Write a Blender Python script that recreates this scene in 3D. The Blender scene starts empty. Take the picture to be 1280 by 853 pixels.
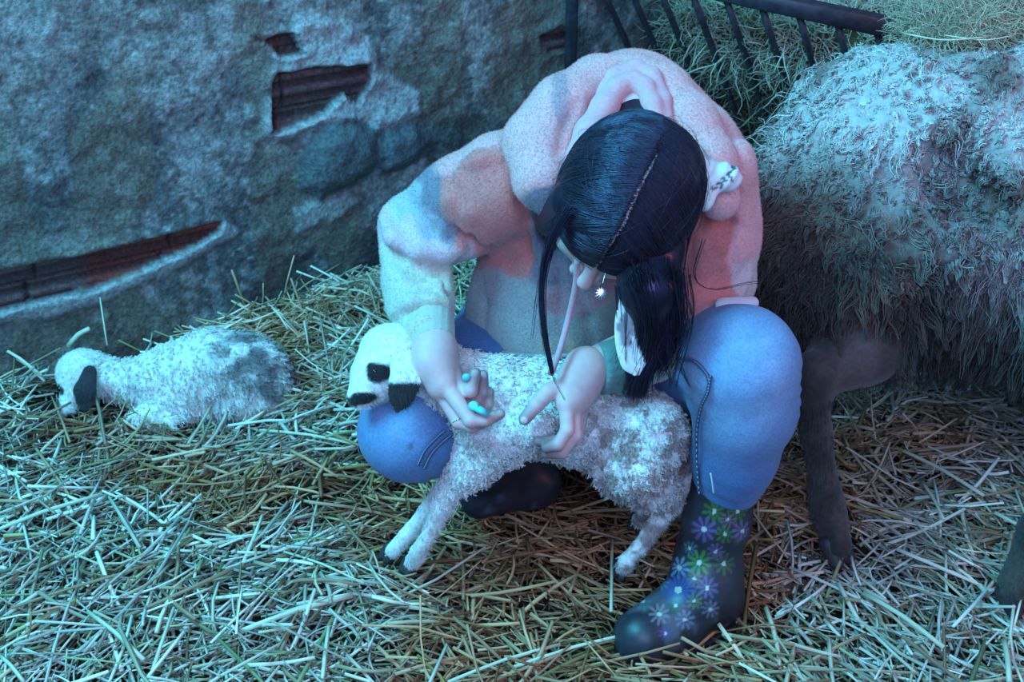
import bpy, math, random
import numpy as np
from mathutils import Vector, Matrix

random.seed(7)
rng = np.random.default_rng(7)
sc = bpy.context.scene
COL = sc.collection

# ------------------------------------------------------------------ camera
CAM = np.array([0.0, 0.0, 1.3]); PITCH = math.radians(30); FPX = 1650.0
cam = bpy.data.objects.new('camera', bpy.data.cameras.new('camera'))
COL.objects.link(cam); sc.camera = cam
cam.location = CAM
cam.rotation_euler = (math.radians(90) - PITCH, 0, 0)
cam.data.sensor_width = 36; cam.data.lens = 36 * FPX / 1280
cam.data.clip_start = 0.05
cam.data.dof.use_dof = True; cam.data.dof.focus_distance = 1.72; cam.data.dof.aperture_fstop = 12.0

# ------------------------------------------------------------------ light
sc.view_settings.view_transform = 'Standard'; sc.view_settings.look = 'None'
sc.view_settings.gamma = 1; sc.view_settings.use_curve_mapping = False
sc.view_settings.exposure = 0.0
world = bpy.data.worlds.new('world'); sc.world = world; world.use_nodes = True
bg = world.node_tree.nodes['Background']
bg.inputs[0].default_value = (0.12, 0.40, 0.85, 1); bg.inputs[1].default_value = 0.66


def area(name, loc, target, size, color, watts, sy=None):
    l = bpy.data.lights.new(name, 'AREA'); l.size = size; l.color = color; l.energy = watts
    if sy: l.shape = 'RECTANGLE'; l.size_y = sy
    o = bpy.data.objects.new(name, l); COL.objects.link(o); o.location = loc
    o.rotation_euler = (Vector(target) - Vector(loc)).to_track_quat('-Z', 'Y').to_euler()
    return o


area('barn_opening_daylight', (-1.6, 1.0, 2.8), (0.0, 1.8, 0.2), 1.6, (0.09, 0.70, 1.0), 170, 1.1)
area('front_fill', (0.1, -1.1, 2.3), (0.2, 1.7, 0.2), 1.9, (0.38, 0.54, 1.0), 68, 1.3)  # soft fill added in front to brighten the torso; no doorway known there
area('warm_stable_lamp', (2.4, 0.9, 1.3), (0.3, 1.6, 0.3), 0.5, (1.0, 0.36, 0.26), 9)


# ------------------------------------------------------------------ maths helpers
def D(px, py, t):                       # a point of the place, from its sight line and its distance in front of the lens
    u = (px - 640) / FPX; v = (426.5 - py) / FPX
    return CAM + t * np.array([u, math.cos(PITCH) + v * math.sin(PITCH), -math.sin(PITCH) + v * math.cos(PITCH)])


def G(px, py, z=0.0):                   # the same, at a height above the ground
    v = (426.5 - py) / FPX
    return D(px, py, (z - 1.3) / (-math.sin(PITCH) + v * math.cos(PITCH)))


def S(t): return t / FPX                # metres per pixel at a distance


def unit(v):
    v = np.asarray(v, float); return v / np.maximum(np.linalg.norm(v, axis=-1, keepdims=True), 1e-9)


def _hash(ix, iy, iz, seed):
    h = (ix * 374761393 + iy * 668265263 + iz * 2147483647 + seed * 974634777) & 0xffffffff
    h = ((h ^ (h >> 13)) * 1274126177) & 0xffffffff
    return ((h ^ (h >> 16)) & 0xffff) / 65535.0


def vnoise(p, scale, seed=0):
    q = np.asarray(p, float) * scale + 1000.0
    i = np.floor(q).astype(np.int64); f = q - i; f = f * f * (3 - 2 * f)
    r = 0
    for dx in (0, 1):
        for dy in (0, 1):
            for dz in (0, 1):
                w = (f[..., 0] if dx else 1 - f[..., 0]) * (f[..., 1] if dy else 1 - f[..., 1]) * (f[..., 2] if dz else 1 - f[..., 2])
                r = r + w * _hash(i[..., 0] + dx, i[..., 1] + dy, i[..., 2] + dz, seed)
    return r * 2 - 1


def fbm(p, scale, seed=0, octs=3):
    r = 0; a = 1; tot = 0
    for k in range(octs):
        r = r + a * vnoise(p, scale * 2 ** k, seed + k); tot += a; a *= 0.5
    return r / tot


def sst(a, b, x):
    t = np.clip((x - a) / (b - a), 0, 1); return t * t * (3 - 2 * t)


def mixc(c1, c2, m):
    return np.asarray(c1) * (1 - m[:, None]) + np.asarray(c2) * m[:, None]


# ------------------------------------------------------------------ implicit surfaces
def smin(a, b, k):
    if k <= 0: return np.minimum(a, b)
    h = np.clip(0.5 + 0.5 * (b - a) / k, 0, 1)
    return b * (1 - h) + a * h - k * h * (1 - h)


def d_cone(P, a, b, ra, rb, sq=None):
    a = np.asarray(a, float); b = np.asarray(b, float)
    ab = b - a; L = max(ab @ ab, 1e-12)
    pa = P - a
    t = np.clip((pa @ ab) / L, 0, 1)
    q = pa - t[..., None] * ab
    if sq is not None:
        ax = unit(sq[0]); c = q @ ax
        q = q - (c * (1 - 1 / sq[1]))[..., None] * ax
    return np.linalg.norm(q, axis=-1) - (ra + t * (rb - ra))


def d_ell(P, c, r, R=None):
    q = P - np.asarray(c, float)
    if R is not None: q = q @ np.asarray(R).T      # rows of R are the local axes
    r = np.asarray(r, float)
    k0 = np.linalg.norm(q / r, axis=-1); k1 = np.linalg.norm(q / (r * r), axis=-1)
    return k0 * (k0 - 1) / np.maximum(k1, 1e-6)


class Field:
    def __init__(s, vox): s.vox = vox; s.ops = []
    def cone(s, a, b, ra, rb, k=0.02, sq=None, mode='add'):
        a = np.asarray(a, float); b = np.asarray(b, float); m = max(ra, rb) * (max(1, sq[1]) if sq else 1)
        s.ops.append((lambda P: d_cone(P, a, b, ra, rb, sq), np.minimum(a, b) - m, np.maximum(a, b) + m, k, mode)); return s
    def chain(s, pts, k=0.02, sq=None, mode='add'):       # pts: (point, radius)
        for (p, r), (q, u) in zip(pts[:-1], pts[1:]): s.cone(p, q, r, u, k, sq, mode)
        return s
    def ell(s, c, r, k=0.02, R=None, mode='add'):
        m = max(r); c = np.asarray(c, float)
        s.ops.append((lambda P: d_ell(P, c, r, R), c - m, c + m, k, mode)); return s
    def cut(s, point, normal, k=0.0):                     # keep the side the normal points away from
        point = np.asarray(point, float); normal = unit(normal)
        s.ops.append((lambda P: (P - point) @ normal, None, None, k, 'int')); return s
    def mesh(s, disp=None, dispband=0.03):
        adds = [o for o in s.ops if o[4] == 'add']
        mg = max(o[3] for o in adds) * 0.5 + 4 * s.vox + (dispband if disp else 0)
        lo = np.min([o[1] for o in adds], axis=0) - mg; hi = np.max([o[2] for o in adds], axis=0) + mg
        n = np.ceil((hi - lo) / s.vox).astype(int) + 1
        V = np.full(n, 9.0, np.float32)
        ax = [lo[i] + s.vox * np.arange(n[i]) for i in range(3)]
        for f, l, h, k, mode in s.ops:
            if l is None: i0 = np.zeros(3, int); i1 = n.copy()
            else:
                e = k + 3 * s.vox + (dispband if disp else 0)
                i0 = np.clip(np.floor((l - e - lo) / s.vox).astype(int), 0, n); i1 = np.clip(np.ceil((h + e - lo) / s.vox).astype(int) + 1, 0, n)
            if (i1 <= i0).any(): continue
            P = np.stack(np.meshgrid(*[ax[i][i0[i]:i1[i]] for i in range(3)], indexing='ij'), -1)
            d = f(P); sl = tuple(slice(i0[i], i1[i]) for i in range(3)); cur = V[sl]
            if mode == 'add': V[sl] = smin(cur, d, k)
            elif mode == 'sub': V[sl] = -smin(-cur, d, k)
            else: V[sl] = -smin(-cur, -d, k)
        if disp:
            m = np.abs(V) < dispband
            I = np.argwhere(m); P = lo + I * s.vox
            V[m] -= disp(P)
        return surface_nets(V, lo, s.vox)


def surface_nets(V, lo, h):
    ins = V < 0
    n = np.array(V.shape)
    c = np.zeros(n - 1, np.int8)
    for dx in (0, 1):
        for dy in (0, 1):
            for dz in (0, 1):
                c += ins[dx:n[0] - 1 + dx, dy:n[1] - 1 + dy, dz:n[2] - 1 + dz]
    cells = np.argwhere((c > 0) & (c < 8))
    idx = np.full(n - 1, -1, np.int64); idx[tuple(cells.T)] = np.arange(len(cells))
    corners = np.array([[x, y, z] for x in (0, 1) for y in (0, 1) for z in (0, 1)])
    vals = np.stack([V[tuple((cells + o).T)] for o in corners], 1)
    acc = np.zeros((len(cells), 3)); cnt = np.zeros(len(cells))
    for i in range(8):
        for j in range(i + 1, 8):
            if np.abs(corners[i] - corners[j]).sum() != 1: continue
            a, b = vals[:, i], vals[:, j]; m = (a < 0) != (b < 0)
            t = np.where(m, a / np.where(m, a - b, 1), 0)
            acc += m[:, None] * (corners[i] + t[:, None] * (corners[j] - corners[i])); cnt += m
    verts = lo + h * (cells + acc / cnt[:, None])
    faces = []
    for axn in range(3):
        s0 = [slice(None)] * 3; s1 = [slice(None)] * 3
        s0[axn] = slice(0, -1); s1[axn] = slice(1, None)
        A, B = ins[tuple(s0)], ins[tuple(s1)]
        E = np.argwhere(A != B)
        o1, o2 = [a for a in range(3) if a != axn]
        ok = (E[:, o1] > 0) & (E[:, o2] > 0) & (E[:, o1] < n[o1] - 1) & (E[:, o2] < n[o2] - 1); E = E[ok]
        if not len(E): continue
        def cell(d1, d2):
            q = E.copy(); q[:, o1] += d1; q[:, o2] += d2; return idx[tuple(q.T)]
        Q = np.stack([cell(-1, -1), cell(0, -1), cell(0, 0), cell(-1, 0)], 1)
        flip = A[tuple(E.T)]
        if axn == 1: flip = ~flip
        Q[~flip] = Q[~flip][:, ::-1]
        faces.append(Q)
    return verts, np.concatenate(faces)


# ------------------------------------------------------------------ mesh building
def mk(name, verts, faces, mat, parent=None, col=None, smooth=True):
    verts = np.asarray(verts, np.float32); faces = np.asarray(faces, np.int32)
    me = bpy.data.meshes.new(name)
    nf, k = faces.shape
    me.vertices.add(len(verts)); me.vertices.foreach_set('co', verts.ravel())
    me.loops.add(nf * k); me.loops.foreach_set('vertex_index', faces.ravel())
    me.polygons.add(nf); me.polygons.foreach_set('loop_start', np.arange(0, nf * k, k, dtype=np.int32))
    if smooth: me.polygons.foreach_set('use_smooth', np.ones(nf, bool))
    me.update(calc_edges=True)
    if col is not None:
        a = me.attributes.new('Col', 'FLOAT_COLOR', 'POINT')
        c = np.ones((len(verts), 4), np.float32); c[:, :3] = np.broadcast_to(np.asarray(col, np.float32), (len(verts), 3))
        a.data.foreach_set('color', c.ravel())
    if mat: me.materials.append(mat)
    o = bpy.data.objects.new(name, me); COL.objects.link(o)
    if parent: attach(o, parent)
    return o


def attach(o, parent):
    o.parent = parent
    p = parent; off = Vector((0, 0, 0))
    while p is not None:
        off += Vector(p.location); p = p.parent
    o.location = Vector(o.location) - off


def join(*parts):                       # parts: (verts, faces[, col])
    vs, fs, cs = [], [], []; n = 0
    for p in parts:
        vs.append(p[0]); f = np.asarray(p[1])
        if f.shape[1] == 3: f = np.concatenate([f, f[:, 2:]], 1)
        fs.append(f + n); n += len(p[0])
        if len(p) > 2: cs.append(np.broadcast_to(np.asarray(p[2], float), (len(p[0]), 3)))
    return (np.concatenate(vs), np.concatenate(fs), np.concatenate(cs) if cs else None)


def face_data(V, F):
    a, b, c, d = (V[F[:, i]] for i in range(4))
    nr = np.cross(c - a, d - b); ar = np.linalg.norm(nr, axis=1) * 0.5
    return (a + b + c + d) / 4, nr / np.maximum(2 * ar[:, None], 1e-12), ar


def scatter(V, F, n, weight=None):
    ctr, nr, ar = face_data(V, F)
    w = ar * (weight(ctr, nr) if weight else 1); w = np.maximum(w, 0); w = w / w.sum()
    i = rng.choice(len(F), n, p=w); u = rng.random((n, 1)); v = rng.random((n, 1))
    a, b, c, d = (V[F[i, k]] for k in range(4))
    return (a * (1 - u) + b * u) * (1 - v) + (d * (1 - u) + c * u) * v, nr[i]


def tubes(P, R, col, sides=3, caps=True):
    """P (N,S,3) paths, R (N,S) radii, col (N,3) or (N,S,3) -> one mesh of thin stalks"""
    N, Sg, _ = P.shape
    T = np.gradient(P, axis=1); T = unit(T)
    ref = np.where(np.abs(T[:, :1, 2:3]) < 0.9, np.array([0, 0, 1.0]), np.array([1.0, 0, 0]))
    A = unit(np.cross(T, np.broadcast_to(ref, T.shape))); B = np.cross(T, A)
    ang = np.arange(sides) * 2 * math.pi / sides
    V = P[:, :, None, :] + R[:, :, None, None] * (A[:, :, None, :] * np.cos(ang)[None, None, :, None] + B[:, :, None, :] * np.sin(ang)[None, None, :, None])
    V = V.reshape(-1, 3)
    i = np.arange(N)[:, None, None] * Sg * sides; s = np.arange(Sg - 1)[None, :, None] * sides; k = np.arange(sides)[None, None, :]
    k2 = (k + 1) % sides
    F = np.stack(np.broadcast_arrays(i + s + k, i + s + sides + k, i + s + sides + k2, i + s + k2), -1).reshape(-1, 4)
    if caps and sides == 4:
        b = (np.arange(N) * Sg * sides)[:, None]; e = b + (Sg - 1) * sides
        F = np.concatenate([F, b + np.array([[0, 1, 2, 3]]), e + np.array([[3, 2, 1, 0]])])
    col = np.asarray(col, float)
    if col.ndim == 2: col = np.broadcast_to(col[:, None, :], (N, Sg, 3))
    C = np.broadcast_to(col[:, :, None, :], (N, Sg, sides, 3)).reshape(-1, 3)
    return V, F, C


def spline(pts, n):                     # Catmull-Rom through the points
    P = np.asarray(pts, float); P = np.vstack([2 * P[0] - P[1], P, 2 * P[-1] - P[-2]])
    m = len(P) - 3; out = []
    for t in np.linspace(0, m - 1e-6, n):
        i = int(t); f = t - i; a, b, c, d = P[i:i + 4]
        out.append(0.5 * (2 * b + (c - a) * f + (2 * a - 5 * b + 4 * c - d) * f * f + (3 * b - a - 3 * c + d) * f ** 3))
    return np.array(out)


def cord(pts, r, n=24, sides=8, col=(1, 1, 1), taper=None):
    P = spline(pts, n)[None]; R = np.full((1, n), r) if taper is None else np.interp(np.linspace(0, 1, n), np.linspace(0, 1, len(taper)), taper)[None]
    v, f, c = tubes(P, R, np.array([col], float), sides)
    b = len(v); v = np.vstack([v, P[0, :1], P[0, -1:]]); c = np.vstack([c, c[:1], c[-1:]])
    k = np.arange(sides); k2 = (k + 1) % sides; e = (n - 1) * sides
    f = np.vstack([f, np.stack([np.full(sides, b), k, k2, np.full(sides, b)], 1)[:, [0, 1, 2, 2]], np.stack([np.full(sides, b + 1), e + k2, e + k, e + k], 1)])
    return v, f, c


def fibres(V, F, n, length, radius, colf, segs=5, flow=None, curl=0.0, turns=1.5, jit=0.35, clump=0, weight=None, lift=1.0, wave=0.0, sides=3):
    """wool or fur growing out of a surface; clump = fibres that end in one lock"""
    if clump:
        m = max(1, n // clump); Rt, Nr = scatter(V, F, m, weight)
        base = np.repeat(Rt, clump, 0) ; nn = np.repeat(Nr, clump, 0)
        spread_ = rng.normal(0, 1, base.shape); spread_ -= (spread_ * nn).sum(1, keepdims=True) * nn
        Ln = np.repeat(length(Rt) * rng.uniform(0.6, 1.3, m), clump)
        ph = np.repeat(rng.random(m) * 6.28, clump) + rng.normal(0, 0.25, len(base))
        jd = np.repeat(rng.normal(0, jit, (m, 3)), clump, 0)
        start = base + spread_ * (Ln * 0.22)[:, None]; conv = -spread_ * (Ln * 0.17)[:, None]
    else:
        base, nn = scatter(V, F, n, weight); Ln = length(base) * rng.uniform(0.6, 1.3, n)
        ph = rng.random(n) * 6.28; jd = rng.normal(0, jit, (n, 3)); start = base; conv = np.zeros_like(base)
    fl = flow(base, nn) if flow else np.zeros_like(base)
    d = unit(nn * lift + fl + jd)
    a1 = unit(np.cross(d, [0.31, 0.52, 0.79])); a2 = np.cross(d, a1)
    s = np.linspace(0, 1, segs)
    P = start[:, None] + (d * Ln[:, None])[:, None] * s[None, :, None] + conv[:, None] * (s ** 1.2)[None, :, None]
    if flow: P = P + (fl * Ln[:, None])[:, None] * (0.6 * s * s)[None, :, None]
    if curl or wave:
        th = ph[:, None] + s[None] * turns * 6.283; cr = curl * (0.35 + 0.65 * s)[None]
        P = P + a1[:, None] * (cr * np.cos(th))[..., None] + a2[:, None] * (cr * np.sin(th))[..., None]
        if wave: P = P + a1[:, None] * (wave * s[None] * np.sin(th))[..., None]
    R = radius * (1 - 0.75 * s)[None] * rng.uniform(0.7, 1.3, (len(base), 1))
    return tubes(P, R, colf(base), sides)


# ------------------------------------------------------------------ materials
def mat(name, rough=0.8, base=None, noise=None, bump=None, sheen=0.0, spec=0.3, metal=0.0, voro=None, sss=0.0, coat=0.0):
    """base colour = stored colour of the thing (or base) x procedural grain; bump = (scale, strength, distance)"""
    m = bpy.data.materials.new(name); m.use_nodes = True
    nt = m.node_tree; N = nt.nodes; L = nt.links; b = N['Principled BSDF']
    b.inputs['Roughness'].default_value = rough; b.inputs['Specular IOR Level'].default_value = spec
    b.inputs['Metallic'].default_value = metal; b.inputs['Sheen Weight'].default_value = sheen
    b.inputs['Coat Weight'].default_value = coat
    if sss:
        b.inputs['Subsurface Weight'].default_value = sss; b.inputs['Subsurface Scale'].default_value = 0.01
    tc = N.new('ShaderNodeTexCoord')
    if base is None:
        a = N.new('ShaderNodeAttribute'); a.attribute_name = 'Col'; src = a.outputs['Color']
    else:
        a = N.new('ShaderNodeRGB'); a.outputs[0].default_value = (*base, 1); src = a.outputs[0]
    if noise:                            # (scale, low, high)
        t = N.new('ShaderNodeTexNoise'); t.inputs['Scale'].default_value = noise[0]; t.inputs['Detail'].default_value = 4
        L.new(tc.outputs['Object'], t.inputs['Vector'])
        r = N.new('ShaderNodeMapRange'); r.inputs[1].default_value = 0.3; r.inputs[2].default_value = 0.7
        r.inputs[3].default_value = noise[1]; r.inputs[4].default_value = noise[2]
        L.new(t.outputs['Fac'], r.inputs[0])
        x = N.new('ShaderNodeVectorMath'); x.operation = 'SCALE'
        L.new(src, x.inputs[0]); L.new(r.outputs[0], x.inputs['Scale']); src = x.outputs[0]
    L.new(src, b.inputs['Base Color'])
    if bump:
        t = N.new('ShaderNodeTexVoronoi' if voro else 'ShaderNodeTexNoise'); t.inputs['Scale'].default_value = bump[0]
        if not voro: t.inputs['Detail'].default_value = 5
        L.new(tc.outputs['Object'], t.inputs['Vector'])
        bp = N.new('ShaderNodeBump'); bp.inputs['Strength'].default_value = bump[1]; bp.inputs['Distance'].default_value = bump[2]
        L.new(t.outputs[0], bp.inputs['Height']); L.new(bp.outputs[0], b.inputs['Normal'])
    return m


M = dict(
    wall=mat('aged_plaster', 0.85, noise=(130, 0.6, 1.35), bump=(160, 0.8, 0.004), spec=0.25),
    floor=mat('trodden_bedding', 0.95, noise=(40, 0.5, 1.3), bump=(90, 1.0, 0.01)),
    straw=mat('straw', 0.5, noise=(30, 0.85, 1.1), spec=0.35),
    hay=mat('hay', 0.7, spec=0.2),
    iron=mat('painted_iron', 0.45, (0.035, 0.03, 0.045), noise=(60, 0.6, 1.5), bump=(150, 0.3, 0.001), spec=0.5),
    wool=mat('wool', 0.9, noise=(90, .75, 1.15), bump=(110, .9, .008), sheen=0.25, spec=0.1),
    lambwool=mat('lamb_wool', 0.95, sheen=0.35, spec=0.08),
    hide=mat('short_coat', 0.8, noise=(160, 0.75, 1.2), bump=(400, 0.5, 0.002), sheen=0.2, spec=0.2),
    horn=mat('hoof_horn', 0.5, (0.05, 0.04, 0.04), noise=(80, 0.7, 1.3), bump=(120, 0.4, 0.001)),
    eye=mat('dark_eye', 0.1, (0.01, 0.008, 0.008), spec=0.6),
    skin=mat('skin', 0.5, noise=(90, 0.93, 1.05), bump=(350, 0.25, 0.001), spec=0.4, sss=0.08),
    fleece=mat('sherpa_fleece', 0.95, noise=(260, 0.86, 1.1), bump=(330, 0.5, 0.003), sheen=0.4, spec=0.05),
    rib=mat('brushed_cotton', 0.9, noise=(200, 0.9, 1.08), bump=(500, 0.4, 0.001), sheen=0.2, spec=0.1),
    denim=mat('denim', 0.8, noise=(300, 0.82, 1.15), bump=(700, 0.6, 0.0012), sheen=0.15, spec=0.15),
    rubber=mat('printed_rubber', 0.42, noise=(50, 0.8, 1.2), bump=(60, 0.15, 0.002), spec=0.5),
    hair=mat('dark_hair', 0.34, spec=0.6),
    cloth=mat('printed_cotton', 0.85, spec=0.15, noise=(120, 0.92, 1.05)),
    metal=mat('silver', 0.25, (0.75, 0.74, 0.72), metal=1.0),
    plastic=mat('cyan_plastic', 0.3, (0.10, 0.62, 0.66), spec=0.5),
)


def tag(o, label, cat=None, group=None, kind=None):
    if label: o['label'] = label
    if cat: o['category'] = cat
    if group: o['group'] = group
    if kind: o['kind'] = kind
    return o


def thing(name, loc, label, cat, group=None):
    o = bpy.data.objects.new(name, None); COL.objects.link(o); o.location = loc; o.empty_display_size = 0.05
    return tag(o, label, cat, group)


M['hair'].node_tree.nodes['Principled BSDF'].inputs['Specular Tint'].default_value = (0.75, 0.58, 1.0, 1)


# ------------------------------------------------------------------ wall
WO = np.array([-0.936, 2.036, 0.0]); WU = np.array([0.866, 0.5, 0.0]); WN = np.array([0.5, -0.866, 0.0])


def onwall(px, py):                     # (s, z) on the wall face
    d = D(px, py, 1.0) - CAM
    t = ((WO - CAM) @ WN) / (d @ WN); q = CAM + t * d - WO
    return q @ WU, q[2]


def poly_sd(s, z, pts):                 # signed distance (inside negative) to a polygon
    pts = np.array(pts); d = np.full(s.shape, 9.0); ins = np.zeros(s.shape, bool)
    for (x1, y1), (x2, y2) in zip(pts, np.roll(pts, -1, 0)):
        ex, ey = x2 - x1, y2 - y1; wx, wy = s - x1, z - y1
        t = np.clip((wx * ex + wy * ey) / (ex * ex + ey * ey), 0, 1)
        d = np.minimum(d, np.hypot(wx - t * ex, wy - t * ey))
        c = ((y1 > z) != (y2 > z)) & (s < (x2 - x1) * (z - y1) / (y2 - y1 + 1e-12) + x1); ins ^= c
    return np.where(ins, -d, d)


sa = np.concatenate([np.linspace(-1.6, -0.62, 12), np.arange(-0.6, 2.3, 0.0048), np.linspace(2.35, 4.2, 20)])
za = np.concatenate([np.arange(-0.03, 1.12, 0.0048), np.linspace(1.16, 2.6, 20)])
Sg, Zg = np.meshgrid(sa, za, indexing='ij')
SZ = np.stack([Sg, Zg, np.zeros_like(Sg)], -1)
wob = 0.012 * fbm(SZ, 45, 3)


def wp(*pts): return [onwall(*p) for p in pts]


holeA = poly_sd(Sg, Zg, wp((340, 100), (345, 91), (372, 86), (400, 82), (432, 80), (462, 78), (463, 98), (456, 112), (447, 130), (440, 128), (430, 118), (418, 126), (405, 140), (375, 154), (338, 166))) + wob * 0.2
holeA2 = poly_sd(Sg, Zg, wp((318, 47), (330, 50), (352, 40), (366, 38), (374, 55), (378, 66), (352, 72), (338, 58))) + wob * 0.4
holeB = poly_sd(Sg, Zg, wp((-60, 352), (0, 338), (60, 326), (108, 318), (150, 306), (200, 296), (245, 284), (276, 277), (272, 290), (246, 306), (222, 316), (170, 338), (120, 358), (60, 374), (0, 388), (-60, 398))) + wob * 0.2
holeC = poly_sd(Sg, Zg, wp((676, 45), (700, 34), (716, 44), (710, 62), (690, 66), (680, 60))) + wob * 0.3
mort = poly_sd(Sg, Zg, wp((345, 60), (365, 25), (410, 22), (462, 48), (470, 80), (500, 110), (522, 118), (524, 140), (482, 160), (440, 150), (400, 150), (345, 175), (330, 150), (350, 90))) + wob
mort2 = poly_sd(Sg, Zg, wp((-40, 405), (-40, 388), (60, 374), (120, 360), (240, 310), (280, 278), (298, 290), (250, 318), (130, 372), (60, 395))) + wob * 0.6
lump = poly_sd(Sg, Zg, wp((385, 165), (412, 148), (440, 142), (470, 160), (478, 195), (455, 225), (395, 252), (372, 235), (372, 195))) + wob * 0.5
lump2 = poly_sd(Sg, Zg, wp((470, 160), (520, 150), (545, 175), (520, 205), (470, 222))) + wob * 0.5
mort3 = poly_sd(Sg, Zg, wp((365, 262), (430, 238), (450, 250), (415, 280), (372, 290))) + wob * 1.4
hole = np.minimum(np.minimum(holeA, holeA2), np.minimum(holeB, holeC))
rec = sst(0.003, -0.003, hole)
broad = fbm(SZ, 2.3, 11); mid = fbm(SZ, 9, 5); fine = fbm(SZ, 38, 9)
depth = 0.008 * mid + 0.0035 * fine + 0.004 * sst(0.0, 0.5, fbm(SZ, 20, 21))
depth += 0.012 * sst(0.012, -0.01, mort) * (0.6 + 0.5 * fine) + 0.006 * sst(0.01, -0.005, mort2)
depth += 0.030 * sst(0.01, -0.045, lump) + 0.020 * sst(0.005, -0.03, lump2) + 0.008 * sst(0.01, -0.01, mort3)
# terracotta courses: ridged hollow brick set back behind the plaster
course = 0.115; zi = np.floor((Zg + 0.01) / course); zf = (Zg + 0.01) / course - zi
sj = (Sg - 0.105 + 0.02 * (zi % 2)) / 0.245; sf = sj - np.floor(sj)
ridge = 0.5 + 0.5 * np.tanh(5 * np.cos(zf * 6.283 * 4))
joint = np.maximum(sst(0.06, 0.02, np.minimum(zf, 1 - zf)), sst(0.022, 0.008, np.minimum(sf, 1 - sf)))
bd = -0.012 + 0.006 * ridge - 0.008 * joint + 0.001 * fine
depth = depth * (1 - rec) + bd * rec
step = sst(0.03, 0.0, hole) * (1 - rec)
depth += 0.004 * step
Vw = WO + Sg[..., None] * WU + Zg[..., None] * np.array([0, 0, 1.0]) + depth[..., None] * WN
grey = np.array([0.15, 0.15, 0.155]); pale = np.array([0.36, 0.38, 0.36]); dark = np.array([0.055, 0.055, 0.06])
Cw = np.broadcast_to(grey, Sg.shape + (3,)).copy()


def blend(mask, c):
    global Cw
    Cw = Cw * (1 - mask[..., None]) + np.asarray(c) * mask[..., None]


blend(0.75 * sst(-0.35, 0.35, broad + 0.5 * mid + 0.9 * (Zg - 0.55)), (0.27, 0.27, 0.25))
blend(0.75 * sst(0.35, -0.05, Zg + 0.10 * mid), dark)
blend(0.8 * sst(0.12, 0.38, fine * 0.7 + mid * 0.5) * sst(0.1, 0.6, Zg), pale)
blend(0.7 * sst(0.30, 0.5, fbm(SZ, 14, 77)), (0.40, 0.42, 0.42))
spk = vnoise(SZ, 120, 78) + .7 * vnoise(SZ, 60, 79)
blend(0.55 * sst(0.45, 0.9, spk + .5 * mid), (0.50, 0.50, 0.48)); blend(0.5 * sst(-0.45, -0.9, spk), (0.05, 0.05, 0.055))
blend(0.5 * sst(0.2, 0.6, vnoise(SZ * np.array([4, .7, 1]), 10, 81) + .3 * spk), (0.33, 0.35, 0.35))
blend(0.6 * sst(0.15, 0.5, -mid - 0.4 * fine), dark * 1.1)
blend(0.6 * sst(0.2, 0.5, vnoise(SZ * np.array([1, 0.35, 1]), 13, 31)), (0.20, 0.17, 0.13))
blend(0.9 * sst(0.012, -0.004, mort), (0.46, 0.47, 0.47))
blend(0.85 * sst(0.008, -0.004, mort2), (0.44, 0.46, 0.46))
blend(0.7 * sst(0.01, -0.01, mort3), (0.38, 0.4, 0.4))
blend(sst(0.002, -0.006, lump), (0.13, 0.14, 0.15)); blend(0.9 * sst(0.002, -0.006, lump2), (0.11, 0.12, 0.14))
blend(sst(0.001, -0.002, hole), (0.17, 0.10, 0.10))
redz = sst(0.001, -0.002, holeB) * sst(-0.02, 0.02, Sg - onwall(108, 340)[0])
blend(redz * 0.9, (0.27, 0.06, 0.045)); blend(sst(0, -0.003, holeA2) * sst(0.02, -0.02, Sg - onwall(345, 55)[0]), (0.3, 0.06, 0.05))
blend(rec * joint * 0.8, (0.02, 0.015, 0.015)); blend(rec * (1 - ridge) * 0.7, (0.04, 0.025, 0.025))
ns, nz = Sg.shape; ii = np.arange(ns - 1)[:, None] * nz; jj = np.arange(nz - 1)[None]
Fw = np.stack([ii + jj, ii + nz + jj, ii + nz + jj + 1, ii + jj + 1], -1).reshape(-1, 4)
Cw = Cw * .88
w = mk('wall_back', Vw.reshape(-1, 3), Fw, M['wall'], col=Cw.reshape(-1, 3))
tag(w, 'old grey plastered barn wall with patches of bare ridged brick', kind='structure')


# ------------------------------------------------------------------ floor and straw
def fz(x, y):                           # height of the bedding
    p = np.stack([x, y, np.zeros_like(x)], -1)
    dw = (y - 2.036) - (x + 0.936) * 0.5774       # below zero on our side of the wall
    z = 0.018 * vnoise(p, 3.2, 40) + 0.010 * vnoise(p, 8, 41)
    z = z + 0.06 * np.exp(-((x + 0.28) ** 2 / 0.09 + (dw + 0.14) ** 2 / 0.03))
    z = z - 0.030 * np.exp(-((x + 0.50) ** 2 / 0.05 + (y - 1.62) ** 2 / 0.012))
    z = z - 0.035 * np.exp(-((x - 0.02) ** 2 / 0.05 + (y - 1.72) ** 2 / 0.02))
    return z


xa = np.arange(-2.2, 2.6, 0.02); ya = np.arange(-0.2, 4.0, 0.02)
Xg, Yg = np.meshgrid(xa, ya, indexing='ij')
Zf = fz(Xg, Yg) + 0.008 * vnoise(np.stack([Xg, Yg, 0 * Xg], -1), 40, 3)
keep = (Yg - 2.036) - (Xg + 0.936) * 0.5774 < 0.08
n1, n2 = Xg.shape; ii = np.arange(n1 - 1)[:, None] * n2; jj = np.arange(n2 - 1)[None]
Ff = np.stack([ii + jj, ii + n2 + jj, ii + n2 + jj + 1, ii + jj + 1], -1).reshape(-1, 4)
Ff = Ff[keep.reshape(-1)[Ff].all(1)]
fl = mk('floor', np.stack([Xg, Yg, Zf - 0.012], -1).reshape(-1, 3), Ff, M['floor'], col=(0.055, 0.032, 0.018))
tag(fl, 'dark trodden bedding floor under the straw', kind='structure')


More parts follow.
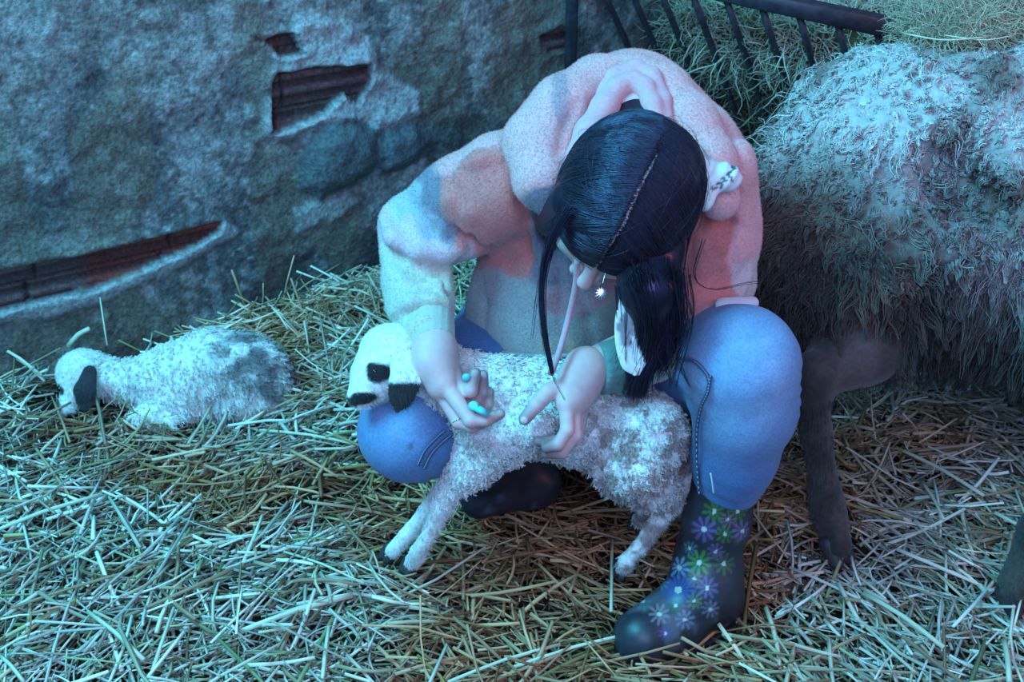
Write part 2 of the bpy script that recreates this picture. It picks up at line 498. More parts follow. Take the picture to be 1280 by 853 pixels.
CLEAR = [(G(88, 505, .02), .07), (G(160, 490, .03), .08), (G(230, 485, .05), .09), (G(300, 480, .05), .09), (G(508, 715, 0), .05), (G(486, 695, 0), .04), (G(775, 720, 0), .04), (G(800, 800, 0), .06), (G(850, 780, 0), .07), (G(1048, 700, 0), .05)]


def straw_layer(n, L, r, zlo, zhi, tilt, bright, xr=(-1.35, 1.45), yr=(1.02, 3.0), bend=0.12):
    x = rng.uniform(*xr, n); y = rng.uniform(*yr, n)
    ok = ((y - 2.036) - (x + 0.936) * 0.5774 < -0.02) & (np.abs(x) < 0.55 * y + 0.25); x = x[ok]; y = y[ok]; n = len(x)
    p = np.stack([x, y, 0 * x], -1)
    if zhi > .02:
        ok = np.ones(n, bool)
        for q, rr in CLEAR: ok &= np.hypot(x - q[0], y - q[1]) > rr
        x = x[ok]; y = y[ok]; p = p[ok]; n = len(x)
    a = vnoise(p, 2.0, 60) * 1.6 + rng.normal(0, 0.85, n) + 0.2
    tl = rng.normal(0, tilt, n)
    d = np.stack([np.cos(a) * np.cos(tl), np.sin(a) * np.cos(tl), np.sin(tl)], -1)
    Ln = rng.uniform(*L, n) * np.where(rng.random(n) < 0.12, 1.6, .85)
    s = np.linspace(-0.5, 0.5, 4)
    P = p[:, None] + (d * Ln[:, None])[:, None] * s[None, :, None]
    bnd = unit(np.cross(d, rng.normal(0, 1, (n, 3)))) * (Ln * rng.normal(0, bend, n))[:, None]
    P = P + bnd[:, None] * (s ** 2 * 2)[None, :, None]
    P[..., 2] += fz(P[..., 0], P[..., 1]) + rng.uniform(zlo, zhi, n)[:, None]
    dw = (P[..., 1] - 2.036) - (P[..., 0] + 0.936) * 0.5774 + 0.012
    P[..., 1] -= np.maximum(dw, 0) * 0.75; P[..., 0] += np.maximum(dw, 0) * 0.43
    P[..., 2] = np.maximum(P[..., 2], fz(P[..., 0], P[..., 1]) - 0.006)
    R = (1.12 * rng.uniform(*r, n)[:, None] * np.array([1, 1, 0.95, 0.8])[None])
    v = rng.random(n); pal = np.array([[0.84, 0.75, 0.59], [0.97, 0.91, 0.79], [0.62, 0.52, 0.34], [0.46, 0.29, 0.17], [0.40, 0.42, 0.20]])
    pick = np.searchsorted(np.cumsum([0.36, 0.28, 0.16, 0.12]), v)
    c = pal[pick] * rng.uniform(0.35, 1.05, (n, 1)) * bright
    tone_shade = sst(0.05, 0.6, .8 * vnoise(p, 3.1, 90) + .35 * vnoise(p, 9, 91) + .8 * np.exp(-((x + 0.42) ** 2 / 0.07 + (y - 1.72) ** 2 / 0.012)) + 0.9 * np.exp(-((x - 0.02) ** 2 / 0.03 + (y - 1.66) ** 2 / 0.02)) + 1.1 * np.exp(-((x - 0.13) ** 2 / 0.03 + (y - 1.78) ** 2 / 0.012)) + 0.9 * np.exp(-((x - 0.62) ** 2 / 0.05 + (y - 1.80) ** 2 / 0.03)) - 0.1)  # random tone patches, plus shade painted at mid-left and under lamb and sheep
    dk = np.exp(-((x - 0.10) ** 2 / 0.03 + (y - 1.80) ** 2 / 0.010)); c = c * (1 - tone_shade[:, None] * np.array([0.18, 0.52, 0.68])) * (1 - .88 * dk[:, None])  # dk: shade of the thighs painted into the straw behind the lamb
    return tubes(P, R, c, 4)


# stalks seen one by one: long ones against the wall and across the bed
sp = []
for a, b, r in [((-25, 672), (128, 618), .0038), ((0, 434), (52, 470), .0035), ((18, 447), (56, 477), .0028), ((85, 433), (112, 411), .0045), ((125, 372), (134, 432), .0016),
                ((28, 486), (60, 462), .003), ((27, 485), (27, 548), .002), ((110, 765), (180, 825), .0036), ((0, 820), (30, 853), .003), ((355, 690), (455, 730), .0022),
                ((325, 538), (450, 557), .0030), ((340, 385), (360, 412), .0020), ((560, 853), (700, 806), .003), ((765, 675), (764, 765), .0026), ((640, 835), (800, 790), .003),
                ((1120, 560), (1230, 620), .0036), ((1080, 742), (1180, 810), .0042), ((440, 745), (300, 790), .005), ((1255, 800), (1262, 853), .004), ((1150, 600), (1180, 650), .003)]:
    A = G(*a, 0.045); B = G(*b, 0.05)
    if a[1] < 500 and a[0] < 400: A = G(*a, .06); t0 = 2.42; A = D(*a, 2.40 - .02); B = D(*b, 2.36)
    m_ = (A + B) / 2 + np.array([0, 0, 0.006]); P = spline([A, m_, B], 5)
    q = tubes(P[None], np.full((1, 5), r), np.array([[0.66, 0.64, 0.46]]), 4); sp.append(q)
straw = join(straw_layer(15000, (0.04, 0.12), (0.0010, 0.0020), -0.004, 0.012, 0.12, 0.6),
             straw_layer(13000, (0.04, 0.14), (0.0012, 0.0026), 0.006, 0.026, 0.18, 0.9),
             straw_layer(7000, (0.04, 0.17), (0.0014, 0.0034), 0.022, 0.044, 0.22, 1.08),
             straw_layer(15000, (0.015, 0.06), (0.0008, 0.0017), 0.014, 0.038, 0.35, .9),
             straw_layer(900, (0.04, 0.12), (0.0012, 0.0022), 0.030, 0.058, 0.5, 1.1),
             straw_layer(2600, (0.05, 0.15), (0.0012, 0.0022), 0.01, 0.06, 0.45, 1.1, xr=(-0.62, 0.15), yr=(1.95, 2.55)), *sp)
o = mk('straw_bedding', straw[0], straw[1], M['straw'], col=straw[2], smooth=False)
tag(o, 'thick layer of loose pale straw covering the barn floor', 'straw', kind='stuff')


# ------------------------------------------------------------------ hay rack and hay
RA = np.array([0.11, 2.60, 0.66]); RB = np.array([0.655, 2.15, 0.652]); RD = np.array([0.154, 0.20, -0.36])


def box_between(a, b, w, h, bev=0.004):
    a = np.asarray(a, float); b = np.asarray(b, float); d = unit(b - a)
    s = unit(np.cross(d, [0, 0, 1] if abs(d[2]) < 0.9 else [1, 0, 0])); u = np.cross(s, d)
    prof = [(w / 2 - bev, h / 2), (w / 2, h / 2 - bev), (w / 2, -h / 2 + bev), (w / 2 - bev, -h / 2), (-w / 2 + bev, -h / 2), (-w / 2, -h / 2 + bev), (-w / 2, h / 2 - bev), (-w / 2 + bev, h / 2)]
    V = [p + s * x + u * y for p in (a, b) for x, y in prof] + [a, b]
    k = 8; F = [[i, (i + 1) % k, k + (i + 1) % k, k + i] for i in range(k)]
    F += [[16, (i + 1) % k, i, i] for i in range(k)] + [[17, k + i, k + (i + 1) % k, k + (i + 1) % k] for i in range(k)]
    return np.array(V), np.array(F)


rack = thing('hay_rack', (0.11, 2.60, 0), 'dark iron hay rack with slanting rods and top rail in front of the hay', 'hay rack')
v, f = box_between(RA, RB, 0.028, 0.032); mk('top_rail', v, f, M['iron'], rack, smooth=False)
v, f = box_between([0.118, 2.585, 0.0], [0.118, 2.585, 1.25], 0.024, 0.024); mk('post', v, f, M['iron'], rack, smooth=False)
v, f = box_between(RA + RD * 1.35, RB + RD * 1.35, 0.02, 0.02); mk('bottom_rail', v, f, M['iron'], rack, smooth=False)
for k in range(9):
    q = RB + (RA - RB) * (0.075 + 0.105 * k); v, f, c = cord([q - [0, 0, 0.01], q + RD * 0.6, q + RD * 1.35], 0.0065, 6, 8); mk('rod', v, f, M['iron'], rack)
v, f = cord([RB, RB + (RB - RA) * 0.04], 0.006, 4, 8)[:2]; mk('rail_pin', v, f, M['iron'], rack)

H = Field(0.02)
Rw = np.array([WU, WN, [0, 0, 1.0]])
H.ell([0.60, 2.66, 0.22], (0.50, 0.25, 0.40), R=Rw, k=0.1).ell([0.95, 2.70, 0.3], (0.5, 0.25, 0.36), R=Rw, k=0.1).ell([0.42, 2.42, 0.10], (0.24, 0.18, 0.26), R=Rw, k=0.1)
H.ell([0.62, 2.42, 0.30], (0.3, 0.16, 0.30), R=Rw, k=0.08)
RN = unit(np.cross(RB - RA, RD)); RN = RN * (-1 if RN[1] > 0 else 1)
H.cut(RB - RN * 0.035, RN, k=0.05)
H.cut([0, 0, -0.01], [0, 0, -1]).cut(WO + WN * 0.02, -WN)
hv, hf = H.mesh(lambda P: 0.03 * fbm(P, 9, 5), 0.05)
hay_c = lambda P: mixc((0.17, 0.11, 0.07), (0.74, 0.66, 0.52), sst(0.30, 0.66, P[:, 2] + 0.1 * vnoise(P, 9, 4))) * rng.uniform(0.5, 1.35, (len(P), 1))  # darker downwards: shade low in the pile put into the hay colour
vis = lambda c, n: sst(-0.3, 0.1, n @ unit([0, -0.8, 0.6]))
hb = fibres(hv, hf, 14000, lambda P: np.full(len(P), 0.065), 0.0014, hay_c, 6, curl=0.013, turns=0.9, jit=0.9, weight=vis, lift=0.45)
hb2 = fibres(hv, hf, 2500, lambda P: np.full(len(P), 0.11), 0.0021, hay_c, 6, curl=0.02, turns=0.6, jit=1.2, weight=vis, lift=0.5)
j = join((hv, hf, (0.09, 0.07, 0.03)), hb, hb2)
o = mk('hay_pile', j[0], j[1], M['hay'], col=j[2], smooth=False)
tag(o, 'tangled green brown hay heaped behind the iron rack against the wall', 'hay', kind='stuff')


def surf_pts(V, pts, off=.001, F=None):           # put the points of a line on the surface seen along their sight lines
    out = []
    for px, py in pts:
        d = D(px, py, 1.0) - CAM; q = V - CAM; t = q @ unit(d); r = np.linalg.norm(q - t[:, None] * unit(d), axis=1)
        m = r < .007
        if not m.any(): m = r < r.min() + .004
        tt = t[m].min(); out.append(CAM + unit(d) * (tt - off))
    return out


# ------------------------------------------------------------------ the grown sheep
def hoof(name, p, d, s, parent, m='horn'):       # cloven: two toes, at p (ground point), pointing along d
    d = unit([d[0], d[1], 0]); sd = np.cross(d, [0, 0, 1.0]); F_ = Field(s * 0.09); p = np.asarray(p, float)
    for q in (-1, 1):
        c = p + sd * q * s * 0.34
        F_.cone(c + [0, 0, s * 0.95] - d * s * 0.25, c + d * s * 0.35 + [0, 0, s * 0.30], s * 0.42, s * 0.34, k=s * 0.08)
    F_.cut(p, [0, 0, -1])
    v, f = F_.mesh(); return mk(name, v, f, M[m], parent)


sheep = thing('sheep', (0.85, 1.8, 0), 'large woolly adult sheep with dirty matted fleece standing at the right', 'sheep')
hock = D(1014, 478, 1.87); fet = D(1032, 618, 1.96); hf1 = G(1047, 682, 0.06)
B_ = Field(0.008)
B_.chain([((0.62, 1.86, 0.50), 0.15), ((0.85, 1.86, 0.51), 0.16), ((1.25, 1.84, 0.53), 0.16)], k=0.06)
B_.chain([(D(1110, 395, 1.99), 0.085), (D(1075, 425, 1.925), 0.058), (hock, 0.030)], k=0.05)
B_.chain([(hock + [0, 0.0, 0.02], 0.028), (D(1020, 540, 1.91), 0.021), (fet, 0.022), (D(1036, 640, 1.975), 0.024), (hf1, 0.022)], k=0.015)
B_.chain([((0.52, 1.95, 0.40), 0.08), ((0.50, 1.99, 0.30), 0.035), ((0.53, 1.97, 0.16), 0.021), ((0.545, 1.95, 0.05), 0.022)], k=0.03)      # far hind leg
fh = G(1268, 742, 0.06)
B_.chain([((1.02, 1.68, 0.36), 0.07), ((0.93, 1.60, 0.24), 0.032), (fh + [0.02, 0.02, 0.10], 0.020), (fh + [0, 0, 0.02], 0.026)], k=0.03)
B_.chain([((1.15, 1.93, 0.38), 0.07), ((1.15, 1.95, 0.24), 0.030), ((1.14, 1.93, 0.05), 0.022)], k=0.03)
B_.chain([((1.25, 1.82, 0.58), 0.16), ((1.42, 1.78, 0.74), 0.10), ((1.50, 1.76, 0.82), 0.085)], k=0.06)
B_.chain([((1.50, 1.76, 0.82), 0.075), ((1.60, 1.73, 0.76), 0.055), ((1.68, 1.71, 0.70), 0.040)], k=0.03)
bv, bf = B_.mesh()
bc = mixc((0.055, 0.042, 0.038), (0.11, 0.08, 0.07), sst(-0.2, 0.4, fbm(bv, 30, 3))) * .75
pk = np.exp(-((bv - D(1078, 432, 1.86)) ** 2).sum(1) / 0.0022); bc = mixc((0, 0, 0), (0.16, 0.07, 0.08), pk * 0.5) + bc * (1 - 0.5 * pk[:, None])
lf = fibres(bv, bf, 9000, lambda P: np.full(len(P), 0.006), 0.0005, lambda P: np.tile((0.055, 0.04, 0.038), (len(P), 1)) * rng.uniform(0.6, 1.5, (len(P), 1)), 3,
            flow=lambda P, n: np.tile((0, 0, -1.6), (len(P), 1)), weight=lambda c, n: (c[:, 2] < 0.30) * 1.0, lift=0.4, jit=0.25)
j = join((bv, bf, bc), lf); mk('body', j[0], j[1], M['hide'], sheep, j[2])
for p, d in ((hf1, (0.5, -0.7)), ((0.545, 1.95, 0), (0.7, -0.3)), (fh, (0.6, -0.7)), ((1.14, 1.93, 0), (1, 0))):
    p = np.array(p, float); p[2] = 0.030; hoof('hoof', p, d, 0.034, sheep)
for q in (-1, 1):
    E = Field(0.006); E.cone((1.50, 1.76 + q * 0.08, 0.83), (1.47, 1.76 + q * 0.19, 0.80), 0.030, 0.012, sq=((0, 0, 1), 0.4)); v, f = E.mesh(); mk('ear', v, f, M['hide'], sheep, (0.08, 0.06, 0.05))
    E = Field(0.002); E.ell((1.575, 1.735 + q * 0.050, 0.80), (0.012, 0.009, 0.012)); v, f = E.mesh(); mk('eye', v, f, M['eye'], sheep)

W_ = Field(0.008)
W_.chain([((0.595, 1.85, 0.505), 0.215), ((0.85, 1.83, 0.51), 0.232), ((1.25, 1.82, 0.53), 0.225)], k=0.06)
W_.chain([((0.47, 1.80, 0.52), 0.09), ((0.45, 1.74, 0.42), 0.07), ((0.46, 1.75, 0.36), 0.055)], k=0.05)
W_.chain([((0.52, 1.69, 0.46), 0.09), ((0.55, 1.68, 0.40), 0.06)], k=0.05)
W_.chain([((0.84, 1.68, 0.38), 0.085), ((1.15, 1.68, 0.36), 0.10)], k=0.08)
W_.chain([((1.25, 1.82, 0.60), 0.18), ((1.42, 1.78, 0.76), 0.12)], k=0.06)
W_.vox = .016; pv, _f = W_.mesh(); W_.vox = .008
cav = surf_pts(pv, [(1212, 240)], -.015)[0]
for q, r in (((1205, 240), 0.040), ((1190, 195), 0.020), ((1226, 262), 0.030), ((1170, 215), .018)): W_.ell(surf_pts(pv, [q], -.004)[0], (r * 1.3, r * 1.1, r * .9), k=0.03, mode='sub')
wdisp = lambda P: 0.018 * fbm(P, 13, 8) + 0.020 * np.abs(fbm(P, 30, 9)) - .006
wv, wf = W_.mesh(wdisp, 0.04)


def sheep_col(P):
    h = P[:, 2] + 0.06 * vnoise(P, 6, 50) + 0.035 * vnoise(P, 17, 51)
    drt = sst(0.60, 0.38, h + 0.30 * np.clip(P[:, 0] - 0.72, -0.3, 0.45))
    c = mixc((0.74, 0.65, 0.62), (0.075, 0.048, 0.038), drt)
    c = mixc((0, 0, 0), (0.22, 0.12, 0.09), 0.8 * sst(0.0, 0.5, fbm(P, 12, 61))) + c * (1 - 0.8 * sst(0.0, 0.5, fbm(P, 12, 61)))[:, None]
    cv = np.exp(-((P - cav) ** 2).sum(1) / 0.0035); c = c * (1 - 0.85 * cv[:, None]) + np.array([0.05, 0.03, 0.022]) * 0.85 * cv[:, None]  # wool colour darkened in the hollow to paint its shade
    return c


wc = sheep_col(wv) * 0.8
near = lambda c, n: sst(-0.25, 0.15, n @ unit([-0.45, -0.8, 0.45])) * (c[:, 0] < 1.15) + 0.02
nearc = lambda c, n: near(c, n) * (1 - .3 * np.exp(-((c - cav) ** 2).sum(1) / .0022))
fdn = lambda P, n: np.stack([0.25 * vnoise(P, 10, 71), 0.25 * vnoise(P, 10, 72) - 0.0 * P[:, 0], -0.75 + 0.5 * vnoise(P, 12, 73) - 0.5 * sst(0.5, 0.35, P[:, 2])], -1)
wl = lambda P: 0.015 + 0.030 * sst(0.6, 0.35, P[:, 2])
sc2 = lambda P: sheep_col(P) * rng.uniform(0.6, 1.3, (len(P), 1))
k1 = fibres(wv, wf, 60000, wl, 0.0015, sc2, 6, flow=fdn, curl=0.0030, turns=1.6, clump=10, weight=nearc, lift=0.6, jit=0.55)
k2 = fibres(wv, wf, 1500, lambda P: 0.05 + 0 * P[:, 0], 0.0009, lambda P: sheep_col(P) * 1.4, 8, flow=fdn, curl=0.006, turns=1.3, clump=3, weight=near, lift=0.7, jit=0.6)
j = join((wv, wf, wc), k1, k2); mk('fleece', j[0], j[1], M['wool'], sheep, j[2])

# hay on its back
Hb = Field(0.01); Hb.ell(D(1210, 36, 1.90), (0.075, 0.06, 0.022), k=0.02).ell(D(1250, 24, 1.92), (0.06, 0.06, 0.03), k=0.02).ell(D(1170, 34, 1.92), (0.05, 0.05, 0.018), k=0.02)
v, f = Hb.mesh(lambda P: 0.006 * fbm(P, 30, 5), 0.02)
gc = lambda P: np.array([0.66, 0.53, 0.38]) * rng.uniform(0.5, 1.4, (len(P), 1))
hb = fibres(v, f, 3200, lambda P: 0.04 + 0 * P[:, 0], 0.0008, gc, 6, curl=0.008, turns=0.8, jit=1.0, lift=0.4)
lo_ = [cord([D(1130, 42, 1.77), D(1180, 50, 1.74), D(1235, 46, 1.75)], 0.0012, 8, 5, (0.7, 0.66, 0.45)), cord([D(1180, 44, 1.77), D(1230, 50, 1.745), D(1268, 44, 1.76)], 0.0010, 8, 5, (0.7, 0.66, 0.45))]
j = join((v, f, (0.22, 0.18, 0.11)), hb, *lo_)
o = mk('hay_tuft', j[0], j[1], M['hay'], col=j[2], smooth=False)
tag(o, 'loose greenish hay scattered along the top of the grown sheep', 'hay', kind='stuff')


# ------------------------------------------------------------------ lambs
def spot(P, c, r, soft=0.3, warp=0.25, seed=0):
    d = np.linalg.norm((P - c) / r, axis=1) + warp * vnoise(P, 60, seed)
    return sst(1 + soft / 2, 1 - soft / 2, d)


white = np.array([0.92, 0.88, 0.84])
HELD = thing('lamb', D(680, 640, 1.9) * [1, 1, 0], 'white curly lamb held standing by two hands, with black eye patch and ear tip', 'lamb')
L1 = Field(0.0035)
L1.chain([(D(590, 500, 1.80), .055), (D(640, 507, 1.79), .056), (D(690, 510, 1.79), .056), (D(745, 525, 1.79), .058), (D(800, 540, 1.81), .058)], k=.03)
L1.chain([(D(600, 500, 1.79), .048), (D(550, 474, 1.775), .038), (D(507, 452, 1.755), .034)], k=.03)
hc = D(484, 448, 1.735); mz = D(455, 489, 1.715)
L1.cone(hc, D(470, 470, 1.725), .040, .033, k=.015).cone(D(470, 470, 1.725), mz, .031, .019, k=.012).ell(D(490, 432, 1.735), (.034, .034, .026), k=.015)
L1.ell(D(449, 497, 1.712), (.016, .013, .013), k=.008).ell(D(500, 440, 1.735), (.02, .02, .02), k=.02)
L1.chain([(D(612, 548, 1.765), .046), (D(590, 578, 1.775), .027), (D(564, 610, 1.795), .016)], k=.018)
L1.chain([(D(564, 610, 1.795), .016), (D(552, 632, 1.81), .0145), (D(536, 668, 1.84), .0092), (D(522, 690, 1.865), .0108), (G(514, 703, .062), .0098)], k=.005)
L1.chain([(D(600, 560, 1.83), .035), (D(560, 610, 1.88), .020)], k=.018)
L1.chain([(D(560, 610, 1.88), .019), (D(536, 638, 1.90), .013), (D(508, 668, 1.92), .0095), (G(490, 688, .062), .0100)], k=.005)
L1.chain([(D(800, 548, 1.775), .058), (D(790, 580, 1.765), .046), (D(812, 606, 1.79), .028), (D(838, 626, 1.82), .0160)], k=.018)
L1.chain([(D(838, 626, 1.82), .0160), (D(820, 655, 1.84), .0115), (D(797, 686, 1.855), .0100), (D(783, 702, 1.865), .0112), (G(778, 709, .062), .0100)], k=.005)
L1.chain([(D(790, 560, 1.85), .05), (D(800, 590, 1.87), .03), (D(825, 622, 1.92), .016), (D(806, 640, 1.95), .012), (G(798, 652, .055), .010)], k=.010)
L1.chain([(D(640, 540, 1.75), .030), (D(668, 533, 1.715), .022)], k=.02)     # pinched fold of skin
L1.chain([(D(850, 560, 1.84), .018), (D(862, 600, 1.85), .013), (D(856, 640, 1.86), .010)], k=.015)   # tail
v, f = L1.mesh()


def lamb_col(P):
    c = np.tile(white, (len(P), 1)) * (1.0 + 0.06 * vnoise(P, 40, 1))[:, None]
    bl = np.maximum(spot(P, D(475, 467, 1.69), [.017, .02, .012], seed=3), spot(P, D(467, 461, 1.695), [.010, .02, .007], seed=5))
    bl = np.maximum(bl, spot(P, D(455, 500, 1.695), [.017, .02, .008], seed=4)); bl = np.maximum(bl, spot(P, D(440, 502, 1.705), [.008, .02, .006], seed=4))
    c = mixc((0, 0, 0), (.02, .015, .017), bl) + c * (1 - bl[:, None])
    br = sst(D(700, 0, 1.8)[0], D(760, 0, 1.8)[0], P[:, 0]) * sst(-0.15, 0.25, fbm(P, 75, 8)) * 0.85
    br = br + 0.35 * sst(0.1, 0.5, fbm(P, 25, 18))
    br = np.clip(br, 0, .8); c = mixc((0, 0, 0), (.34, .20, .17), br) + c * (1 - br[:, None])
    return c


furw = lambda c, n: (c[:, 0] < D(522, 0, 1.75)[0]) * 1.0 + (c[:, 2] < 0.20)
face = fibres(v, f, 16000, lambda P: 0.0042 + 0 * P[:, 0], .00030, lambda P: lamb_col(P) * rng.uniform(.8, 1.2, (len(P), 1)), 3, flow=lambda P, n: np.tile((.5, 0, -.5), (len(P), 1)), weight=furw, lift=.45, jit=.25)
j = join((v, f, lamb_col(v)), face); mk('body', j[0], j[1], M['hide'], HELD, j[2])
bodyw = lambda c, n: (c[:, 0] > D(530, 0, 1.75)[0]) * sst(0.19, 0.26, c[:, 2]) * (0.06 + sst(-.45, .0, n @ unit([0, -.85, .5])))
curls = fibres(v, f, 42000, lambda P: .0080 + 0 * P[:, 0], .0007, lambda P: lamb_col(P) * rng.uniform(.9, 1.12, (len(P), 1)), 8, flow=lambda P, n: np.tile((.25, 0, -.35), (len(P), 1)), curl=.0024, turns=1.4, clump=7, weight=bodyw, lift=.5, jit=.5)
legs = fibres(v, f, 9000, lambda P: .0035 + .004 * sst(.14, .24, P[:, 2]) + 0 * P[:, 0], .0005, lambda P: lamb_col(P) * rng.uniform(.8, 1.2, (len(P), 1)), 4, flow=lambda P, n: np.tile((-.3, 0, -1.), (len(P), 1)), curl=.001, clump=5, weight=lambda c, n: (c[:, 2] < .27) * (c[:, 2] > .055) * 1., lift=.4, jit=.3)
j = join(curls, legs); mk('fleece', j[0], j[1], M['lambwool'], HELD, j[2])


def ear(parent, a, m, b, w, nrm, ca, cb):
    """a flat leaf-shaped ear from root a over m to tip b"""
    E = Field(.0022); a, m, b = map(np.asarray, (a, m, b))
    E.chain([(a, w * .7), (m, w), ((m + b) / 2, w * .8), (b, w * .18)], k=.006, sq=(nrm, .28)); v, f = E.mesh()
    t = ((v - a) @ (b - a)) / ((b - a) @ (b - a)); c = mixc(ca, cb, sst(.50, .56, t + .05 * vnoise(v, 80, 3)))
    fu = fibres(v, f, 2500, lambda P: .0026 + 0 * P[:, 0], .00028, lambda P: mixc(ca, cb, sst(.50, .56, ((P - a) @ (b - a)) / ((b - a) @ (b - a)))) * rng.uniform(.8, 1.2, (len(P), 1)), 3, flow=lambda P, n: np.tile(unit(b - a) * 1.2, (len(P), 1)), lift=.35, jit=.2)
    j = join((v, f, c), fu); return mk('ear', j[0], j[1], M['hide'], parent, j[2])


tc_ = unit(CAM - D(500, 460, 1.7))
ear(HELD, D(501, 442, 1.70), D(506, 478, 1.682), D(497, 514, 1.680), .0195, tc_, white, (.03, .022, .025))
ear(HELD, D(478, 420, 1.76), D(468, 430, 1.79), D(455, 452, 1.81), .014, (0.6, .6, .2), white, (.03, .022, .025))
E = Field(.0012); E.ell(D(469, 465, 1.696), (.0055, .0055, .0055)); v, f = E.mesh(); mk('eye', v, f, M['eye'], HELD)
for p, d in ((G(511, 716, .036), (-.6, -.6)), (G(486, 700, .036), (-.7, -.5)), (G(775, 721, .036), (-.5, -.7)), (G(796, 662, .036), (-.5, -.7))): hoof('hoof', p, d, .019, HELD)

# sleeping lamb by the wall
LIFT = .022
RL = thing('lamb', G(220, 500, 0), 'white lamb curled up lying on straw by the wall, with grey rump and dark ear', 'lamb')
L2 = Field(.004)
L2.chain([(G(300, 462, .085), .062), (G(262, 462, .080), .064), (G(210, 472, .062), .050), (G(185, 480, .055), .042)], k=.03)
L2.ell(G(315, 470, .07), (.065, .06, .062), k=.03)
L2.chain([(G(195, 478, .058), .038), (G(155, 476, .060), .031), (G(120, 470, .066), .034)], k=.02)
h0 = G(103, 466, .066); L2.ell(h0, (.046, .042, .042), k=.012).cone(G(95, 475, .06), G(84, 508, .030), .026, .014, k=.012).ell(G(82, 512, .026), (.013, .012, .011), k=.006)
L2.chain([(G(225, 500, .038), .036), (G(200, 512, .030), .022), (G(172, 525, .022), .014), (G(215, 528, .020), .012)], k=.018)
L2.chain([(G(320, 490, .05), .05), (G(290, 505, .035), .030), (G(250, 508, .025), .018)], k=.02)
v, f = L2.mesh(lambda P: .002 * fbm(P, 40, 2), .01)
gx = G(268, 460, .08)[0]


def lamb2_col(P):
    c = np.tile(white * 1.02, (len(P), 1)) * (.95 + .08 * vnoise(P, 40, 1))[:, None]
    g = sst(gx - .03, gx + .05, P[:, 0]) * sst(-.30, .35, fbm(P, 38, 12) + .12 * (P[:, 0] - gx) / .1 - .02) * .82
    g = np.maximum(g, .5 * spot(P, G(178, 470, .07), [.02, .05, .02], .8, seed=2)); c = mixc((0, 0, 0), (.06, .045, .06), g) + c * (1 - g[:, None])
    e = np.maximum(spot(P, G(76, 486, .055), [.011, .03, .007], seed=3), spot(P, G(86, 518, .02), [.009, .02, .006], seed=3)); return mixc((0, 0, 0), (.02, .015, .02), e) + c * (1 - e[:, None])


near2 = lambda c, n: .05 + sst(-.4, .1, n @ unit([0.1, -.85, .5]))
bodyw2 = lambda c, n: near2(c, n) * (c[:, 0] > G(118, 466, .06)[0])
fu = fibres(v, f, 16000, lambda P: .010 + 0 * P[:, 0], .0007, lambda P: lamb2_col(P) * rng.uniform(.8, 1.2, (len(P), 1)), 6, flow=lambda P, n: np.tile((.4, 0, -.4), (len(P), 1)), curl=.0018, turns=1.2, clump=6, weight=bodyw2, lift=.6, jit=.4)
fa = fibres(v, f, 7000, lambda P: .005 + 0 * P[:, 0], .0004, lambda P: lamb2_col(P) * rng.uniform(.85, 1.15, (len(P), 1)), 3, flow=lambda P, n: np.tile((.4, 0, -.4), (len(P), 1)), weight=lambda c, n: (c[:, 0] < G(135, 466, .06)[0]) * near2(c, n), lift=.4, jit=.25)
j = join((v, f, lamb2_col(v)), fa); mk('body', j[0], j[1], M['hide'], RL, j[2]); mk('fleece', fu[0], fu[1], M['lambwool'], RL, fu[2])
ear(RL, D(112, 466, 2.285), D(106, 488, 2.275), D(107, 514, 2.285), .0185, tc_, (.04, .03, .04), (.04, .03, .04))
ear(RL, G(100, 462, .085) + [0, .03, 0], G(104, 476, .075) + [0, .055, 0], G(108, 490, .045) + [0, .06, 0], .013, (.5, .5, .5), white, (.04, .03, .04))
E = Field(.0012); E.ell(D(75, 486, 2.345), (.006, .006, .005)); v, f = E.mesh(); mk('eye', v, f, M['eye'], RL)
hoof('hoof', G(222, 532, .01), (1, -.3), .013, RL)

# ------------------------------------------------------------------ the person
PR = thing('person', D(760, 520, 2.0) * [1, 1, 0], 'person crouching in a pink fleece hoodie, blue jeans and flowered boots, holding a lamb', 'person')
hd = D(782, 250, 1.635)
U = unit([0.13, -0.78, 0.62]); Fd = np.array([-0.42, -0.55, -0.72]); Fd = unit(Fd - (Fd @ U) * U); Rt = np.cross(Fd, U)   # Rt: towards her right ear
HR = np.array([Rt, Fd, U])


def hl(x, y, z): return hd + x * Rt + y * Fd + z * U      # head-local point: right, forward, up


bd_ = Field(.0035)
bd_.ell(hd + U * .012 - Fd * .005, (.072, .088, .088), k=.02, R=HR)                       # skull
bd_.ell(hl(0, .040, -.045), (.052, .052, .062), k=.025, R=HR)                            # face
bd_.cone(hl(0, .055, -.092), hl(0, .068, -.100), .022, .017, k=.018)                     # chin
bd_.cone(hl(0, .088, -.012), hl(0, .106, -.044), .006, .0105, k=.008)                    # nose
bd_.ell(hl(0.011, .094, -.047), (.007, .007, .006), k=.005).ell(hl(-.011, .094, -.047), (.007, .007, .006), k=.005)
bd_.cone(hl(-.018, .090, -.070), hl(.018, .090, -.070), .006, .006, k=.006).cone(hl(-.015, .089, -.080), hl(.015, .089, -.080), .0065, .0065, k=.005)
for q in (-1, 1):
    bd_.cone(hl(q * .015, .086, .004), hl(q * .045, .072, .004), .008, .006, k=.012)      # brow
    bd_.ell(hl(q * .031, .079, -.014), (.014, .008, .010), k=.006, R=HR)                 # eyelid
    bd_.ell(hl(q * .072, -.008, -.020), (.008, .018, .030), k=.006, R=HR)                # ear
    bd_.ell(hl(q * .040, .060, -.045), (.020, .02, .018), k=.02)                         # cheek
nk = D(790, 150, 1.74)
bd_.chain([(hl(0, -.035, -.07), .050), (D(785, 165, 1.72), .050), (nk + [0, .03, -.03], .060)], k=.03)
